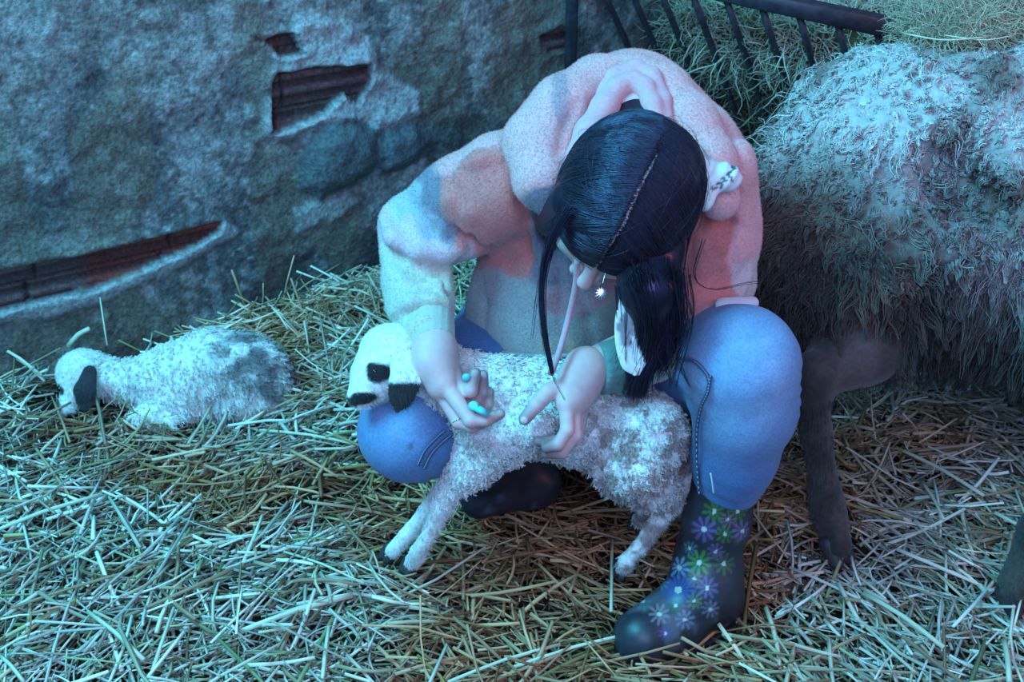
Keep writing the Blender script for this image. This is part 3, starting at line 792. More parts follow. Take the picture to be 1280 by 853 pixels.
bd_.chain([(D(765, 190, 1.79), .10), (D(735, 300, 1.88), .105), (D(715, 420, 2.02), .10)], k=.05, sq=((1, 0, 0), 1.15))
WR = {}
shL, elL, wrL = D(618, 222, 1.74), D(512, 300, 1.86), D(543, 436, 1.715)
shR, elR, wrR = D(888, 225, 1.74), D(888, 392, 1.80), D(733, 462, 1.715)
bd_.chain([(shL, .036), (elL, .032), (wrL, .024)], k=.03).chain([(shR, .036), (elR, .032), (wrR, .024)], k=.03)
hipR, knR, anR = D(818, 432, 2.08), D(928, 452, 1.69), G(884, 722, .09)
hipL, knL, anL = D(650, 432, 2.08), D(510, 540, 1.79), D(640, 585, 2.08)
bd_.chain([(hipR, .07), (knR, .040), (D(916, 560, 1.765), .032), (D(902, 625, 1.81), .028), (anR, .026)], k=.03).chain([(hipL, .07), (knL, .040), (anL, .026)], k=.03)
bv, bf = bd_.mesh()


def skin_col(P):
    c = np.tile((.78, .46, .44), (len(P), 1)) * (1 + .05 * vnoise(P, 45, 2))[:, None]
    lp = np.maximum(spot(P, hl(0, .095, -.072), .016, .4, 0), 0)
    return mixc((0, 0, 0), (.5, .18, .17), lp * .8) + c * (1 - .8 * lp[:, None])


def hand(wrist, palm, fingers, thumb, back):
    """palm: list of (MCP point); fingers: joint lists with radii"""
    h = Field(.0019)
    for p, r in palm: h.cone(wrist, p, .0205, r, k=.016)
    h.chain(back, k=.02)
    for ch in fingers + [thumb]: h.chain(ch, k=.0035)
    return h


# her right hand, at the left: palm turned up, fingers curling round the small clip
mi, mm, mr, ml = D(556, 480, 1.690), D(550, 487, 1.700), D(562, 486, 1.715), D(572, 483, 1.722)
h1 = hand(wrL, [(mi, .0125), (mm, .012), (mr, .0115), (ml, .011)],
          [[(mi, .0115), (D(588, 526, 1.668), .0090), (D(607, 526, 1.668), .0078), (D(625, 518, 1.672), .0068)],
           [(mm, .0110), (D(573, 528, 1.690), .0085), (D(590, 534, 1.686), .0075), (D(603, 530, 1.684), .0066)],
           [(mr, .0100), (D(590, 510, 1.708), .0082), (D(604, 490, 1.698), .0074), (D(604, 469, 1.700), .0066)],
           [(ml, .0095), (D(600, 516, 1.712), .0072), (D(611, 505, 1.704), .0066), (D(612, 490, 1.702), .0058)]],
          [(D(562, 460, 1.705), .0125), (D(575, 488, 1.694), .0100), (D(588, 489, 1.684), .0090), (D(594, 467, 1.682), .0074)],
          [(wrL, .022), (D(540, 455, 1.700), .021), (D(552, 478, 1.698), .017)])
v1, f1 = h1.mesh()
tips1 = [D(625, 518, 1.672), D(603, 530, 1.684), D(604, 469, 1.700), D(612, 490, 1.702), D(594, 467, 1.682)]
# her left hand: thumb and fingers pinching a fold of the lamb's skin
mi, mm, mr, ml = D(708, 505, 1.680), D(716, 506, 1.688), D(724, 503, 1.700), D(730, 497, 1.712)
h2 = hand(wrR, [(mi, .0125), (mm, .012), (mr, .0115), (ml, .011)],
          [[(mi, .0110), (D(709, 538, 1.672), .0086), (D(697, 556, 1.674), .0078), (D(683, 560, 1.680), .0068)],
           [(mm, .0108), (D(719, 544, 1.684), .0085), (D(702, 566, 1.690), .0075), (D(684, 567, 1.692), .0068)],
           [(mr, .0100), (D(718, 550, 1.700), .0082), (D(696, 552, 1.690), .0074), (D(673, 552, 1.686), .0066)],
           [(ml, .0095), (D(722, 545, 1.716), .0072), (D(704, 556, 1.706), .0066), (D(690, 548, 1.70), .0058)]],
          [(D(712, 482, 1.694), .0150), (D(686, 490, 1.684), .0115), (D(670, 507, 1.672), .0095), (D(656, 524, 1.670), .0080)],
          [(wrR, .022), (D(722, 478, 1.705), .020), (D(715, 490, 1.695), .018)])
v2, f2 = h2.mesh()
tips2 = [D(683, 560, 1.68), D(684, 567, 1.692), D(673, 552, 1.686), D(656, 524, 1.67)]


def hand_col(P, tips):
    c = skin_col(P)
    for q in tips:
        g = np.exp(-((P - q) ** 2).sum(1) / (2 * .013 ** 2)) * .72; c = mixc((0, 0, 0), (.16, .10, .105), g) + c * (1 - g[:, None])
    return c


c2 = hand_col(v2, tips2); nl = spot(v2, D(654, 527, 1.660), .0062, .3, 0); c2 = mixc((0, 0, 0), (.72, .55, .52), nl) + c2 * (1 - nl[:, None])
c1 = hand_col(v1, tips1)
for q in ((626, 516, 1.666), (605, 468, 1.694), (594, 466, 1.675), (612, 489, 1.697)):
    nl = spot(v1, D(*q), .0048, .3, 0); c1 = mixc((0, 0, 0), (.45, .32, .31), nl) + c1 * (1 - nl[:, None])
j = join((bv, bf, skin_col(bv)), (v1, f1, c1), (v2, f2, c2))
body = mk('body', j[0], j[1], M['skin'], PR, j[2])

# ---- jeans
J = Field(.005)
J.chain([(hipR, .105), (D(880, 440, 1.85), .088), (D(925, 452, 1.69), .067)], k=.03)
J.chain([(D(930, 455, 1.68), .068), (D(932, 510, 1.72), .062), (D(918, 570, 1.77), .052), (D(905, 622, 1.81), .041)], k=.03)
J.chain([(hipL, .105), (D(590, 480, 1.92), .085), (D(512, 538, 1.79), .064)], k=.03)
J.chain([(D(510, 540, 1.79), .062), (D(560, 570, 1.93), .056), (D(610, 580, 2.03), .046)], k=.03)
J.chain([(D(735, 425, 2.10), .12), (D(735, 380, 2.06), .11)], k=.05, sq=((1, 0, 0), 1.35))
J.cut(D(905, 624, 1.81), unit(anR - knR))


def jdisp(P):
    d = .0016 * fbm(P, 22, 3)
    for c, ax, fr, am, rad in ((D(990, 480, 1.72), (0.2, .3, 1), 330, .0026, .05), (D(865, 470, 1.72), (.5, .2, .8), 260, .003, .05), (D(905, 610, 1.80), (0.3, 0, 1), 300, .002, .06), (D(560, 580, 1.80), (1, .2, .5), 260, .003, .05)):
        d = d + am * np.sin((P - c) @ unit(ax) * fr + 2 * vnoise(P, 20, 1)) * np.exp(-((P - c) ** 2).sum(1) / rad ** 2)
    return d


jv, jf = J.mesh(jdisp, .015)


def jean_col(P):
    c = np.tile((.085, .17, .37), (len(P), 1)) * (1 + .10 * fbm(P, 30, 5))[:, None]
    fd = np.exp(-((P - D(925, 440, 1.60)) ** 2).sum(1) / .012) + .8 * np.exp(-((P - D(905, 520, 1.64)) ** 2).sum(1) / .006) + .7 * np.exp(-((P - D(500, 530, 1.72)) ** 2).sum(1) / .005)  # worn denim fade, lightened further as a painted highlight on knee and thigh
    fd = np.clip(fd, 0, 1) * (.75 + .25 * fbm(P, 60, 9)); c = mixc((0, 0, 0), (.36, .52, .74), fd * .8) + c * (1 - .8 * fd[:, None])
    s = spot(P, D(513, 556, 1.727), .0062, .5, .4, 2); c = mixc((0, 0, 0), (.05, .055, .07), s * .85) + c * (1 - .85 * s[:, None])
    return c


jeans = mk('jeans', jv, jf, M['denim'], PR, jean_col(jv))


def stitched(pts, name='seam', r=.0026, col=(.045, .09, .2), double=True):
    P = surf_pts(jv, pts, .0004); v, f, c = cord(P, r, 40, 6, col); s = mk(name, v, f, M['denim'], jeans, c)
    if double:
        Q = spline(P, 60); a = Q[0:-1:2]; b = Q[1::2][:len(a)]; t = tubes(np.stack([a, b], 1) + unit(CAM - Q[0]) * .0032, np.full((len(a), 2), .0008), np.tile((.45, .42, .40), (len(a), 1)), 4)
        mk('stitching', t[0], t[1], M['cloth'], s, t[2])
    return s


stitched([(848, 448), (868, 452), (882, 466), (886, 476)]); stitched([(888, 470), (884, 492), (876, 510), (871, 540), (871, 580), (874, 618)])
stitched([(564, 544), (552, 554), (539, 568), (530, 586)])
stitched([(556, 538), (544, 549), (531, 563), (522, 582)])
P = surf_pts(jv, [(888, 592), (890, 602), (892, 618)], .0006); v, f, c = cord(P, .0012, 12, 6, (.75, .75, .74)); mk('paint_streak', v, f, M['cloth'], jeans, c)['label'] = 'white paint streak'

# ---- boots
flowers = [((893, 640), .017, (.13, .30, .05)), ((922, 640), .015, (.10, .28, .05)), ((880, 662), .018, (.30, .16, .48)), ((906, 668), .013, (.12, .28, .08)), ((928, 664), .014, (.30, .20, .50)),
           ((849, 710), .016, (.34, .46, .72)), ((874, 704), .018, (.10, .42, .06)), ((868, 724), .012, (.45, .20, .22)), ((848, 738), .024, (.06, .14, .60)), ((884, 735), .016, (.22, .20, .45)), ((826, 728), .012, (.25, .35, .5)),
           ((845, 757), .012, (.10, .25, .12)), ((868, 752), .012, (.20, .32, .14)), ((824, 768), .015, (.46, .38, .42)), ((856, 775), .014, (.30, .34, .50)), ((832, 700), .012, (.40, .16, .18)), ((905, 705), .016, (.14, .24, .10)),
           ((910, 650), .010, (.4, .2, .3)), ((804, 752), .013, (.12, .3, .32)), ((895, 690), .012, (.3, .18, .4)), ((888, 762), .013, (.3, .3, .45)), ((832, 792), .010, (.10, .12, .40)), ((862, 686), .011, (.16, .30, .36))]


def boot(chn, foot, solez, cutp, cutn, parent, paint=True, vox=.0022):
    b = Field(vox); b.chain(chn, k=.02)
    for a, c, ra, rb in foot: b.cone(a, c, ra, rb, k=.02)
    b.cut([0, 0, solez], [0, 0, -1], k=.004); b.cut(cutp, cutn)
    v, f = b.mesh(lambda P: .0008 * fbm(P, 30, 3), .006)
    c = np.tile((.030, .028, .040), (len(v), 1)) * (1 + .3 * fbm(v, 40, 2))[:, None]
    mud = sst(.05, .4, fbm(v, 28, 6) + .9 * np.exp(-((v - G(830, 770, .05)) ** 2).sum(1) / .004) - .35); c = mixc((0, 0, 0), (.12, .12, .15), mud * .7) + c * (1 - .7 * mud[:, None])
    if paint:
        for (px, py), R_, fc in flowers:
            q = surf_pts(v, [(px, py)], 0)[0]; vw = unit(q - CAM); ax = unit(np.cross(vw, [0, 0, 1.])); ay = np.cross(ax, vw)
            d = v - q; x, y = d @ ax, d @ ay; r = np.hypot(x, y); th = np.arctan2(y, x); m = (np.linalg.norm(d, axis=1) < R_ * 1.5)
            np_ = 9 if R_ < .02 else 16
            pet = .75 * m * sst(.0, .35, np.abs(np.cos(th * np_ / 2 + px)) - (.25 + .5 * (r / R_) ** 2)) * (r < R_) * (r > R_ * .22)
            ctr = m * (r < R_ * .2) * 1.; c = mixc((0, 0, 0), np.array(fc) * .55, pet) + c * (1 - pet[:, None]); c = mixc((0, 0, 0), (.5, .5, .45), ctr) + c * (1 - ctr[:, None])
    o = mk('boot', v, f, M['rubber'], parent, c)
    return o


heel, toe = G(890, 752, .045), G(806, 795, .045)
fd = unit((toe - heel) * [1, 1, 0])
b1 = boot([(D(914, 575, 1.775), .036), (D(906, 605, 1.797), .040), (D(896, 650, 1.82), .044), (D(884, 700, 1.845), .043), (G(878, 735, .085), .044)],
          [(heel + [0, 0, .01], toe + [0, 0, -.004], .042, .036), (G(878, 735, .085), (heel + toe) / 2 + [0, 0, .012], .043, .036), (heel, heel + [0, 0, .05], .038, .036), (toe - fd * .05, toe + fd * .006, .042, .037)], .006, D(913, 585, 1.78), unit(knR - anR), PR)
s = Field(.004)
s.cone(heel * [1, 1, 0] + [0, 0, .012], toe * [1, 1, 0] + [0, 0, .012], .040, .041, k=.01, sq=((0, 0, 1), 3)).cut([0, 0, .001], [0, 0, -1]).cut([0, 0, .018], [0, 0, 1]); v, f = s.mesh(); mk('sole', v, f, M['rubber'], b1, (.03, .03, .035))
b2 = boot([(D(606, 580, 2.02), .044), (D(632, 585, 2.07), .042), (D(650, 582, 2.10), .042)], [(D(650, 582, 2.10), D(668, 604, 2.10), .042, .040), (D(668, 604, 2.10), D(600, 622, 2.06), .036, .034)], .004, D(600, 580, 2.01), unit(knL - anL), PR, False, .005)

# ---- hoodie
pink, salmon, greyb, cream, teal = (.84, .38, .37), (.72, .22, .20), (.24, .20, .25), (.66, .56, .44), (.20, .30, .27)
K = Field(.0045)
K.chain([(D(762, 215, 1.80), .105), (D(738, 300, 1.865), .108), (D(712, 385, 1.94), .112), (D(700, 440, 1.975), .110)], k=.05, sq=((1, 0, 0), 1.22))
K.chain([(D(700, 172, 1.76), .068), (D(790, 145, 1.79), .080), (D(862, 185, 1.76), .066)], k=.04)
K.chain([(D(632, 228, 1.75), .068), (D(575, 258, 1.79), .062), (D(536, 285, 1.82), .056)], k=.025)
K.chain([(D(512, 282, 1.82), .044), (D(520, 306, 1.80), .050)], k=.015)
K.chain([(D(518, 325, 1.80), .044), (D(521, 350, 1.785), .046), (D(526, 378, 1.765), .044), (D(536, 408, 1.735), .033)], k=.006)
K.chain([(D(880, 225, 1.75), .068), (D(888, 290, 1.78), .062), (D(890, 345, 1.80), .056)], k=.025)
K.chain([(D(895, 352, 1.80), .052), (D(860, 400, 1.775), .048), (D(815, 436, 1.755), .040), (D(780, 462, 1.735), .034)], k=.012)
K.ell(D(922, 207, 1.70), (.022, .024, .034), k=.012)
for a, b, r in ((D(588, 315, 1.72), D(560, 322, 1.74), .010), (D(598, 305, 1.72), D(585, 250, 1.72), .006), (D(900, 330, 1.70), D(870, 375, 1.70), .008), (D(594, 318, 1.74), D(596, 400, 1.83), .014), (D(930, 245, 1.68), D(905, 262, 1.68), .006)):
    K.cone(a, b, r, r * .7, k=.014, mode='sub')
K.cut(D(690, 450, 1.86), unit([-.02, -.10, -1]), k=.004)
K.cone(D(785, 210, 1.58), D(780, 260, 1.62), .085, .080, k=.02, mode='sub')
K.cone(D(786, 125, 1.64), D(786, 135, 1.76), .030, .034, k=.01, mode='sub')


def kdisp(P):
    d = .003 * fbm(P, 9, 13) + .0010 * fbm(P, 30, 14)
    for c, ax, fr, am, rad in ((D(580, 285, 1.75), (1, 0, .8), 70, .0065, .055), (D(525, 350, 1.75), (.25, 0, 1), 75, .0045, .05), (D(528, 398, 1.73), (.2, 0, 1), 110, .003, .025), (D(690, 340, 1.78), (1, .2, .15), 34, .007, .13),
                               (D(640, 185, 1.70), (1, 0, -.9), 60, .005, .06), (D(905, 280, 1.70), (.7, 0, 1), 62, .006, .07), (D(850, 405, 1.73), (.9, 0, .5), 75, .006, .06), (D(545, 235, 1.78), (1, 0, -1), 55, .0035, .05), (D(505, 285, 1.78), (1, 0, 1.6), 60, .005, .04)):
        x = (P - c) @ unit(ax) * fr + 1.2 * vnoise(P, 10, 1)
        d = d + am * (2 * np.abs(np.sin(x * .5)) ** .6 - 1.2) * np.exp(-((P - c) ** 2).sum(1) / rad ** 2)
    return d


K.vox = .009; pv, _f = K.mesh(); K.vox = .0045
for pts, rr in (([(472, 292), (490, 316), (520, 334), (556, 334), (590, 314)], .011), ([(563, 220), (576, 255), (586, 292), (596, 312)], .0065), ([(545, 212), (556, 245), (574, 283), (588, 308)], .0055),
                ([(560, 208), (600, 192), (634, 184), (643, 150)], .0045), ([(492, 398), (510, 387), (535, 382), (562, 388)], .006), ([(540, 338), (556, 352), (560, 366)], .005), ([(520, 260), (540, 290), (560, 300)], .005),
                ([(508, 240), (524, 275), (546, 305)], .004), ([(655, 280), (664, 310), (678, 356)], .005), ([(640, 215), (652, 255), (662, 285)], .005), ([(600, 340), (606, 380), (604, 420)], .004), ([(720, 360), (735, 400), (740, 430)], .005),
                ([(885, 250), (872, 305), (858, 350)], .008), ([(938, 328), (908, 380), (868, 392)], .006), ([(920, 240), (912, 290), (918, 330)], .006), ([(842, 403), (872, 398), (900, 392)], .005), ([(832, 416), (850, 412), (872, 410)], .005)):
    Q = surf_pts(pv, pts, .001)
    K.chain([(p, rr * (.5 if i in (0, len(Q) - 1) else 1)) for i, p in enumerate(Q)], k=.014, mode='sub')
for pts, rr in (([(480, 272), (494, 296), (522, 313), (552, 316), (574, 310)], .012), ([(552, 212), (564, 250), (582, 290)], .009), ([(572, 212), (600, 200), (636, 194)], .009), ([(575, 222), (590, 262), (606, 300)], .010),
                ([(494, 388), (515, 377), (540, 374), (560, 380)], .008), ([(530, 345), (548, 358), (555, 372)], .007), ([(665, 280), (676, 310), (690, 350)], .008), ([(897, 255), (886, 300), (872, 345)], .012), ([(936, 345), (915, 378), (872, 402)], .009)):
    Q = surf_pts(pv, pts, -rr * .45)
    K.chain([(p, rr * (.5 if i in (0, len(Q) - 1) else 1)) for i, p in enumerate(Q)], k=.010)
kv, kf = K.mesh(kdisp, .02)
seeds = [(652, 285, 1.77, salmon), (655, 308, 1.80, salmon), (635, 275, 1.80, salmon), (620, 290, 1.82, salmon), (640, 265, 1.76, salmon), (625, 315, 1.82, salmon), (600, 172, 1.72, pink), (630, 165, 1.70, pink), (575, 192, 1.74, pink), (655, 150, 1.68, pink), (600, 215, 1.70, salmon), (640, 205, 1.70, salmon), (575, 250, 1.73, salmon), (600, 260, 1.72, salmon), (640, 250, 1.72, salmon),
         (610, 300, 1.76, salmon), (640, 300, 1.77, salmon), (630, 325, 1.78, salmon), (588, 290, 1.74, salmon), (545, 215, 1.78, greyb), (556, 250, 1.75, greyb), (562, 285, 1.76, greyb), (555, 205, 1.78, pink), (530, 255, 1.78, (.40, .42, .46)), (515, 235, 1.80, (.46, .48, .50)),
         (540, 285, 1.76, (.42, .42, .47)), (510, 300, 1.76, (.74, .50, .52)), (490, 275, 1.80, (.74, .50, .52)), (540, 318, 1.76, (.74, .50, .52)), (575, 305, 1.77, (.74, .50, .52)), (500, 260, 1.79, (.5, .5, .52)),
         (680, 245, 1.72, greyb), (686, 290, 1.76, greyb), (692, 225, 1.72, greyb), (688, 325, 1.80, greyb), (695, 320, 1.80, (.42, .20, .24)), (700, 350, 1.82, (.46, .22, .26)), (735, 350, 1.82, (.50, .24, .28)), (760, 345, 1.84, (.55, .26, .26)), (720, 300, 1.8, (.42, .2, .24)),
         (620, 355, 1.82, (.42, .37, .38)), (650, 355, 1.82, (.42, .37, .38)), (640, 410, 1.86, (.42, .40, .40)), (610, 410, 1.86, (.42, .42, .42)), (690, 385, 1.86, (.36, .33, .34)), (690, 425, 1.88, (.46, .42, .38)), (745, 390, 1.86, (.30, .27, .28)), (725, 432, 1.88, (.70, .38, .28)), (760, 410, 1.84, (.33, .29, .28)), (800, 390, 1.8, (.4, .33, .3)),
         (495, 335, 1.76, (.58, .55, .46)), (525, 350, 1.75, cream), (555, 350, 1.76, cream), (515, 385, 1.74, (.58, .55, .46)), (550, 385, 1.74, cream), (535, 410, 1.74, cream),
         (840, 140, 1.70, pink), (890, 170, 1.70, pink), (930, 205, 1.70, pink), (895, 250, 1.70, salmon), (875, 300, 1.72, salmon), (860, 350, 1.72, salmon), (930, 250, 1.72, pink), (935, 300, 1.74, pink), (905, 290, 1.7, (.6, .17, .15)), (905, 370, 1.72, salmon), (940, 345, 1.76, (.7, .5, .48)),
         (870, 385, 1.72, salmon), (880, 402, 1.72, (.56, .42, .36)), (850, 425, 1.72, cream), (820, 450, 1.72, cream), (790, 455, 1.71, teal), (770, 470, 1.71, teal), (760, 445, 1.73, teal), (740, 160, 1.74, pink), (790, 120, 1.76, pink)]
SP = np.array([D(a, b, t) for a, b, t, c in seeds]); SCc = np.array([c for *_, c in seeds])


def hoodie_col(P):
    Q = P + .009 * np.stack([fbm(P, 14, 31), fbm(P, 14, 32), fbm(P, 14, 33)], -1)
    d = np.linalg.norm(Q[:, None] - SP[None], axis=2); w = np.exp(-(d - d.min(1, keepdims=True)) / .0022); w /= w.sum(1, keepdims=True)
    return w @ SCc


def fuzz(v, f, n, colf, L=.0020):
    return fibres(v, f, n, lambda P: L + 0 * P[:, 0], .00028, lambda P: colf(P) * rng.uniform(.92, 1.12, (len(P), 1)), 3, jit=.7, weight=lambda c, n: .03 + sst(-.5, .0, n @ unit([0, -.87, .5])))


kc = hoodie_col(kv); j = join((kv, kf, kc), fuzz(kv, kf, 70000, hoodie_col)); hoodie = mk('hoodie', j[0], j[1], M['fleece'], PR, j[2])
# hood: thick fleece roll round the neck with a smooth lining folded inside
Hd = Field(.0045)
ring = [(D(702, 268, 1.655), .020), (D(678, 225, 1.655), .034), (D(676, 180, 1.675), .042), (D(706, 138, 1.700), .042), (D(752, 106, 1.735), .032), (D(790, 98, 1.745), .028), (D(830, 114, 1.735), .032), (D(858, 158, 1.70), .038), (D(884, 205, 1.675), .034), (D(900, 250, 1.67), .026)]
Hd.chain(ring, k=.02)
Hd.cone(D(668, 178, 1.685), D(742, 108, 1.745), .036, .034, k=.02)
Hd.vox = .009; pv, _f = Hd.mesh(); Hd.vox = .0045
for pts, rr in (([(735, 150), (742, 128), (768, 100)], .006), ([(700, 190), (706, 160), (722, 128)], .0045), ([(836, 120), (846, 150), (850, 180)], .004), ([(715, 215), (708, 235), (700, 255)], .004), ([(870, 170), (876, 200), (882, 225)], .005)):
    Q = surf_pts(pv, pts, .001); Hd.chain([(p, rr) for p in Q], k=.010, mode='sub')
Hd.cone(D(725, 180, 1.64), D(770, 112, 1.68), .007, .006, k=.012, mode='sub'); Hd.cone(D(850, 190, 1.64), D(812, 112, 1.68), .005, .004, k=.012, mode='sub')
v, f = Hd.mesh(lambda P: .002 * fbm(P, 12, 3), .02)
hcol = lambda P: mixc((.88, .42, .41), greyb, np.maximum(spot(P, D(690, 250, 1.64), [.035, .08, .022], .3, .2, 3), spot(P, D(700, 122, 1.68), [.014, .06, .030], .5, .2, 3) * .6))
j = join((v, f, hcol(v)), fuzz(v, f, 24000, hcol)); hood = mk('hood', j[0], j[1], M['fleece'], hoodie, j[2])
Li = Field(.0035)
Li.chain([(D(722, 196, 1.63), .016), (D(738, 166, 1.645), .019), (D(756, 134, 1.665), .017), (D(772, 110, 1.68), .013), (D(792, 100, 1.685), .011), (D(806, 110, 1.68), .012), (D(815, 132, 1.665), .012), (D(822, 158, 1.65), .012)], k=.010)
Li.chain([(D(748, 122, 1.685), .010), (D(768, 97, 1.70), .012), (D(795, 86, 1.71), .012), (D(815, 96, 1.70), .012), (D(828, 125, 1.68), .011), (D(832, 155, 1.66), .010)], k=.006)
v, f = Li.mesh(); mk('hood_lining', v, f, M['rib'], hood, (.78, .38, .40))
# cuffs and hem
Cf = Field(.003)
Cf.chain([(D(537, 398, 1.742), .033), (D(541, 424, 1.722), .029)], k=.01).cut(D(543, 431, 1.716), unit(wrL - elL))
v, f = Cf.mesh(lambda P: .0004 * np.sin(P[:, 0] * 1400), .006); mk('cuff', v, f, M['rib'], hoodie, (.52, .50, .42))
Cf = Field(.003)
Cf.chain([(D(788, 452, 1.735), .037), (D(757, 460, 1.722), .034)], k=.01).cut(D(749, 466, 1.72), unit([-1, -.3, .1]))
v, f = Cf.mesh(lambda P: .0004 * np.sin(P[:, 2] * 1400), .006); mk('cuff', v, f, M['rib'], hoodie, (.17, .27, .25))['label'] = 'dark teal cuff'
hem = surf_pts(kv, [(612, 438), (640, 443), (680, 446), (715, 444), (745, 437), (765, 430)], .001)
v, f, c = cord(hem, .0035, 50, 8, (.34, .33, .34)); mk('hem', v, f, M['rib'], hoodie, c)
ds = [D(722, 325, 1.64), D(719, 360, 1.67), D(710, 400, 1.69), D(699, 440, 1.68), D(688, 468, 1.665)]
v, f, c = cord(ds, .0042, 40, 10, (.62, .34, .38)); mk('drawstring', v, f, M['rib'], hoodie, c)
Us = Field(.003); Us.cone(D(905, 382, 1.71), D(940, 378, 1.72), .012, .010, k=.01, sq=((0, -.5, .86), .5)); v, f = Us.mesh(lambda P: .001 * fbm(P, 60, 2), .006); mk('shirt_hem', v, f, M['cloth'], PR, (.75, .62, .64))['label'] = 'pale shirt hem showing above the knee'

# ---- hair
hairc = np.array([.010, .010, .018])
Hc = Field(.004)
Hc.ell(hl(0, -.010, .016), (.084, .098, .094), k=.02, R=HR)
for q in (-1, 1): Hc.cone(hl(q * .058, .040, .020), hl(q * .070, .052, -.050), .030, .020, k=.02)
Hc.cone(hl(-.060, .040, -.02), D(812, 360, 1.60), .034, .036, k=.03); Hc.cone(D(812, 360, 1.60), D(818, 420, 1.62), .034, .018, k=.02)
Hc.ell(hl(0, .09, -.035), (.040, .05, .05), k=.012, R=HR, mode='sub')
Hc.cone(hl(0, -.055, -.01), D(786, 152, 1.715), .050, .046, k=.02)
hv_, hf_ = Hc.mesh()
pn = lambda P: ((P - hd) @ Rt) + .004 * vnoise(P, 35, 3) + .0015 * vnoise(P, 160, 3)
part = lambda P: np.exp(-(pn(P) / .0045) ** 2) * sst(-.055, -.02, (P - hd) @ Fd) * sst(.07, .095, (P - hd) @ U + .3 * np.maximum((P - hd) @ Fd, 0))
hcc = lambda P: mixc(hairc, (.46, .30, .30), 0 * part(P))


def hstrands(n, side, ends, spread_end, segs=14, tuck=False):
    """strands that start at the parting, lie over the skull and then fall"""
    a = rng.uniform(-1.0, 1.6, n)                                       # along the parting, crown to brow
    s0 = np.stack([side * (.045 + .05 * rng.random(n)) - side * .05 * (rng.random(n) < .09) - side * .15 * sst(-.35, -.8, a) * rng.random(n), np.sin(a) * 1.0, np.cos(a)], -1); s0 = unit(s0)
    b = a * .55 + rng.normal(0, .12, n) + (.45 if not tuck else -.1)
    s1 = unit(np.stack([np.full(n, side * 1.0), np.sin(b) * .75, -.25 + .15 * np.cos(b)], -1))
    om = np.arccos(np.clip((s0 * s1).sum(1), -1, 1)); m = 9
    t = np.linspace(0, 1, m)
    sp_ = (np.sin((1 - t)[None] * om[:, None])[..., None] * s0[:, None] + np.sin(t[None] * om[:, None])[..., None] * s1[:, None]) / np.sin(om)[:, None, None]
    rad = np.array([.0865, .1005, .0965]) ; lift_ = 1 + rng.uniform(0, .035, n)
    L_ = sp_ * rad * lift_[:, None, None]; L_[..., 1] -= .004; L_[..., 2] += .016
    P = hd + L_[..., 0:1] * Rt + L_[..., 1:2] * Fd + L_[..., 2:3] * U
    gp = np.stack([a * 9, np.full(n, side * 3.), np.zeros(n)], -1); P = P + (t * (1 - .3 * t))[None, :, None] * (.010 * vnoise(gp, 1.0, 5)[:, None, None] * Fd + .004 * vnoise(gp, 2.0, 6)[:, None, None] * U)
    e = ends[rng.integers(0, len(ends), n)]; tl = []
    p0 = P[:, -1]; v0 = unit(P[:, -1] - P[:, -2])
    pe = e[:, -1] + rng.normal(0, spread_end, (n, 3)); pm = e[:, 0] + rng.normal(0, spread_end * .8, (n, 3))
    k = segs - m + 1
    for q in np.linspace(0, 1, k)[1:]:
        tl.append((1 - q) ** 3 * p0 + 3 * (1 - q) ** 2 * q * (p0 + v0 * .035) + 3 * (1 - q) * q * q * pm + q ** 3 * pe)
    P = np.concatenate([P, np.stack(tl, 1)], 1)
    R = np.full(P.shape[:2], .00050); R[:, -3:] *= np.array([.8, .6, .3])
    c = np.tile(hairc, (n, 1)) * rng.uniform(.6, 2.2, (n, 1)) + rng.uniform(0, .012, (n, 1)) * np.array([1.2, .7, .6])
    return tubes(P, R, c, 3)


eR = np.array([[D(842, 380, 1.585), D(800, 470, 1.63)], [D(825, 390, 1.59), D(795, 488, 1.64)], [D(828, 380, 1.59), D(812, 455, 1.64)], [D(800, 370, 1.58), D(788, 450, 1.63)], [D(842, 370, 1.59), D(838, 425, 1.64)]])
eLb = np.array([[hl(.085, -.07, -.06), hl(.04, -.085, -.07)], [hl(.085, -.05, -.07), hl(.05, -.07, -.08)]])
eLf = np.array([[hl(.078, .06, -.06), hl(.055, .055, -.085)], [hl(.080, .04, -.06), hl(.07, .03, -.09)]])
SA = hstrands(6500, -1, eR, .0065, 20)
SB = hstrands(2600, 1, eLb, .008, 14, True)
SC = hstrands(3800, 1, eLf, .008, 14)
hf0 = [D(712, 262, 1.56), D(690, 300, 1.575), D(678, 350, 1.60), D(680, 410, 1.62), D(690, 466, 1.64), D(706, 500, 1.655)]


def lock(pts, n, w, segs=16, r=.00045, endw=.5):
    Q = spline(pts, segs); s = np.linspace(0, 1, segs); off = rng.normal(0, 1, (n, 3)) * w
    P = Q[None] + off[:, None] * (1 - (1 - endw) * s)[None, :, None] + (.0018 * np.sin(s * 7 + rng.random((n, 1)) * 6))[..., None] * rng.normal(0, .6, (n, 1, 3))
    c = np.tile(hairc, (n, 1)) * rng.uniform(.8, 2.6, (n, 1)) + np.array([.012, .004, .003]) * rng.random((n, 1))
    return tubes(P, np.tile(r * np.linspace(1, .5, segs), (n, 1)), c, 3)


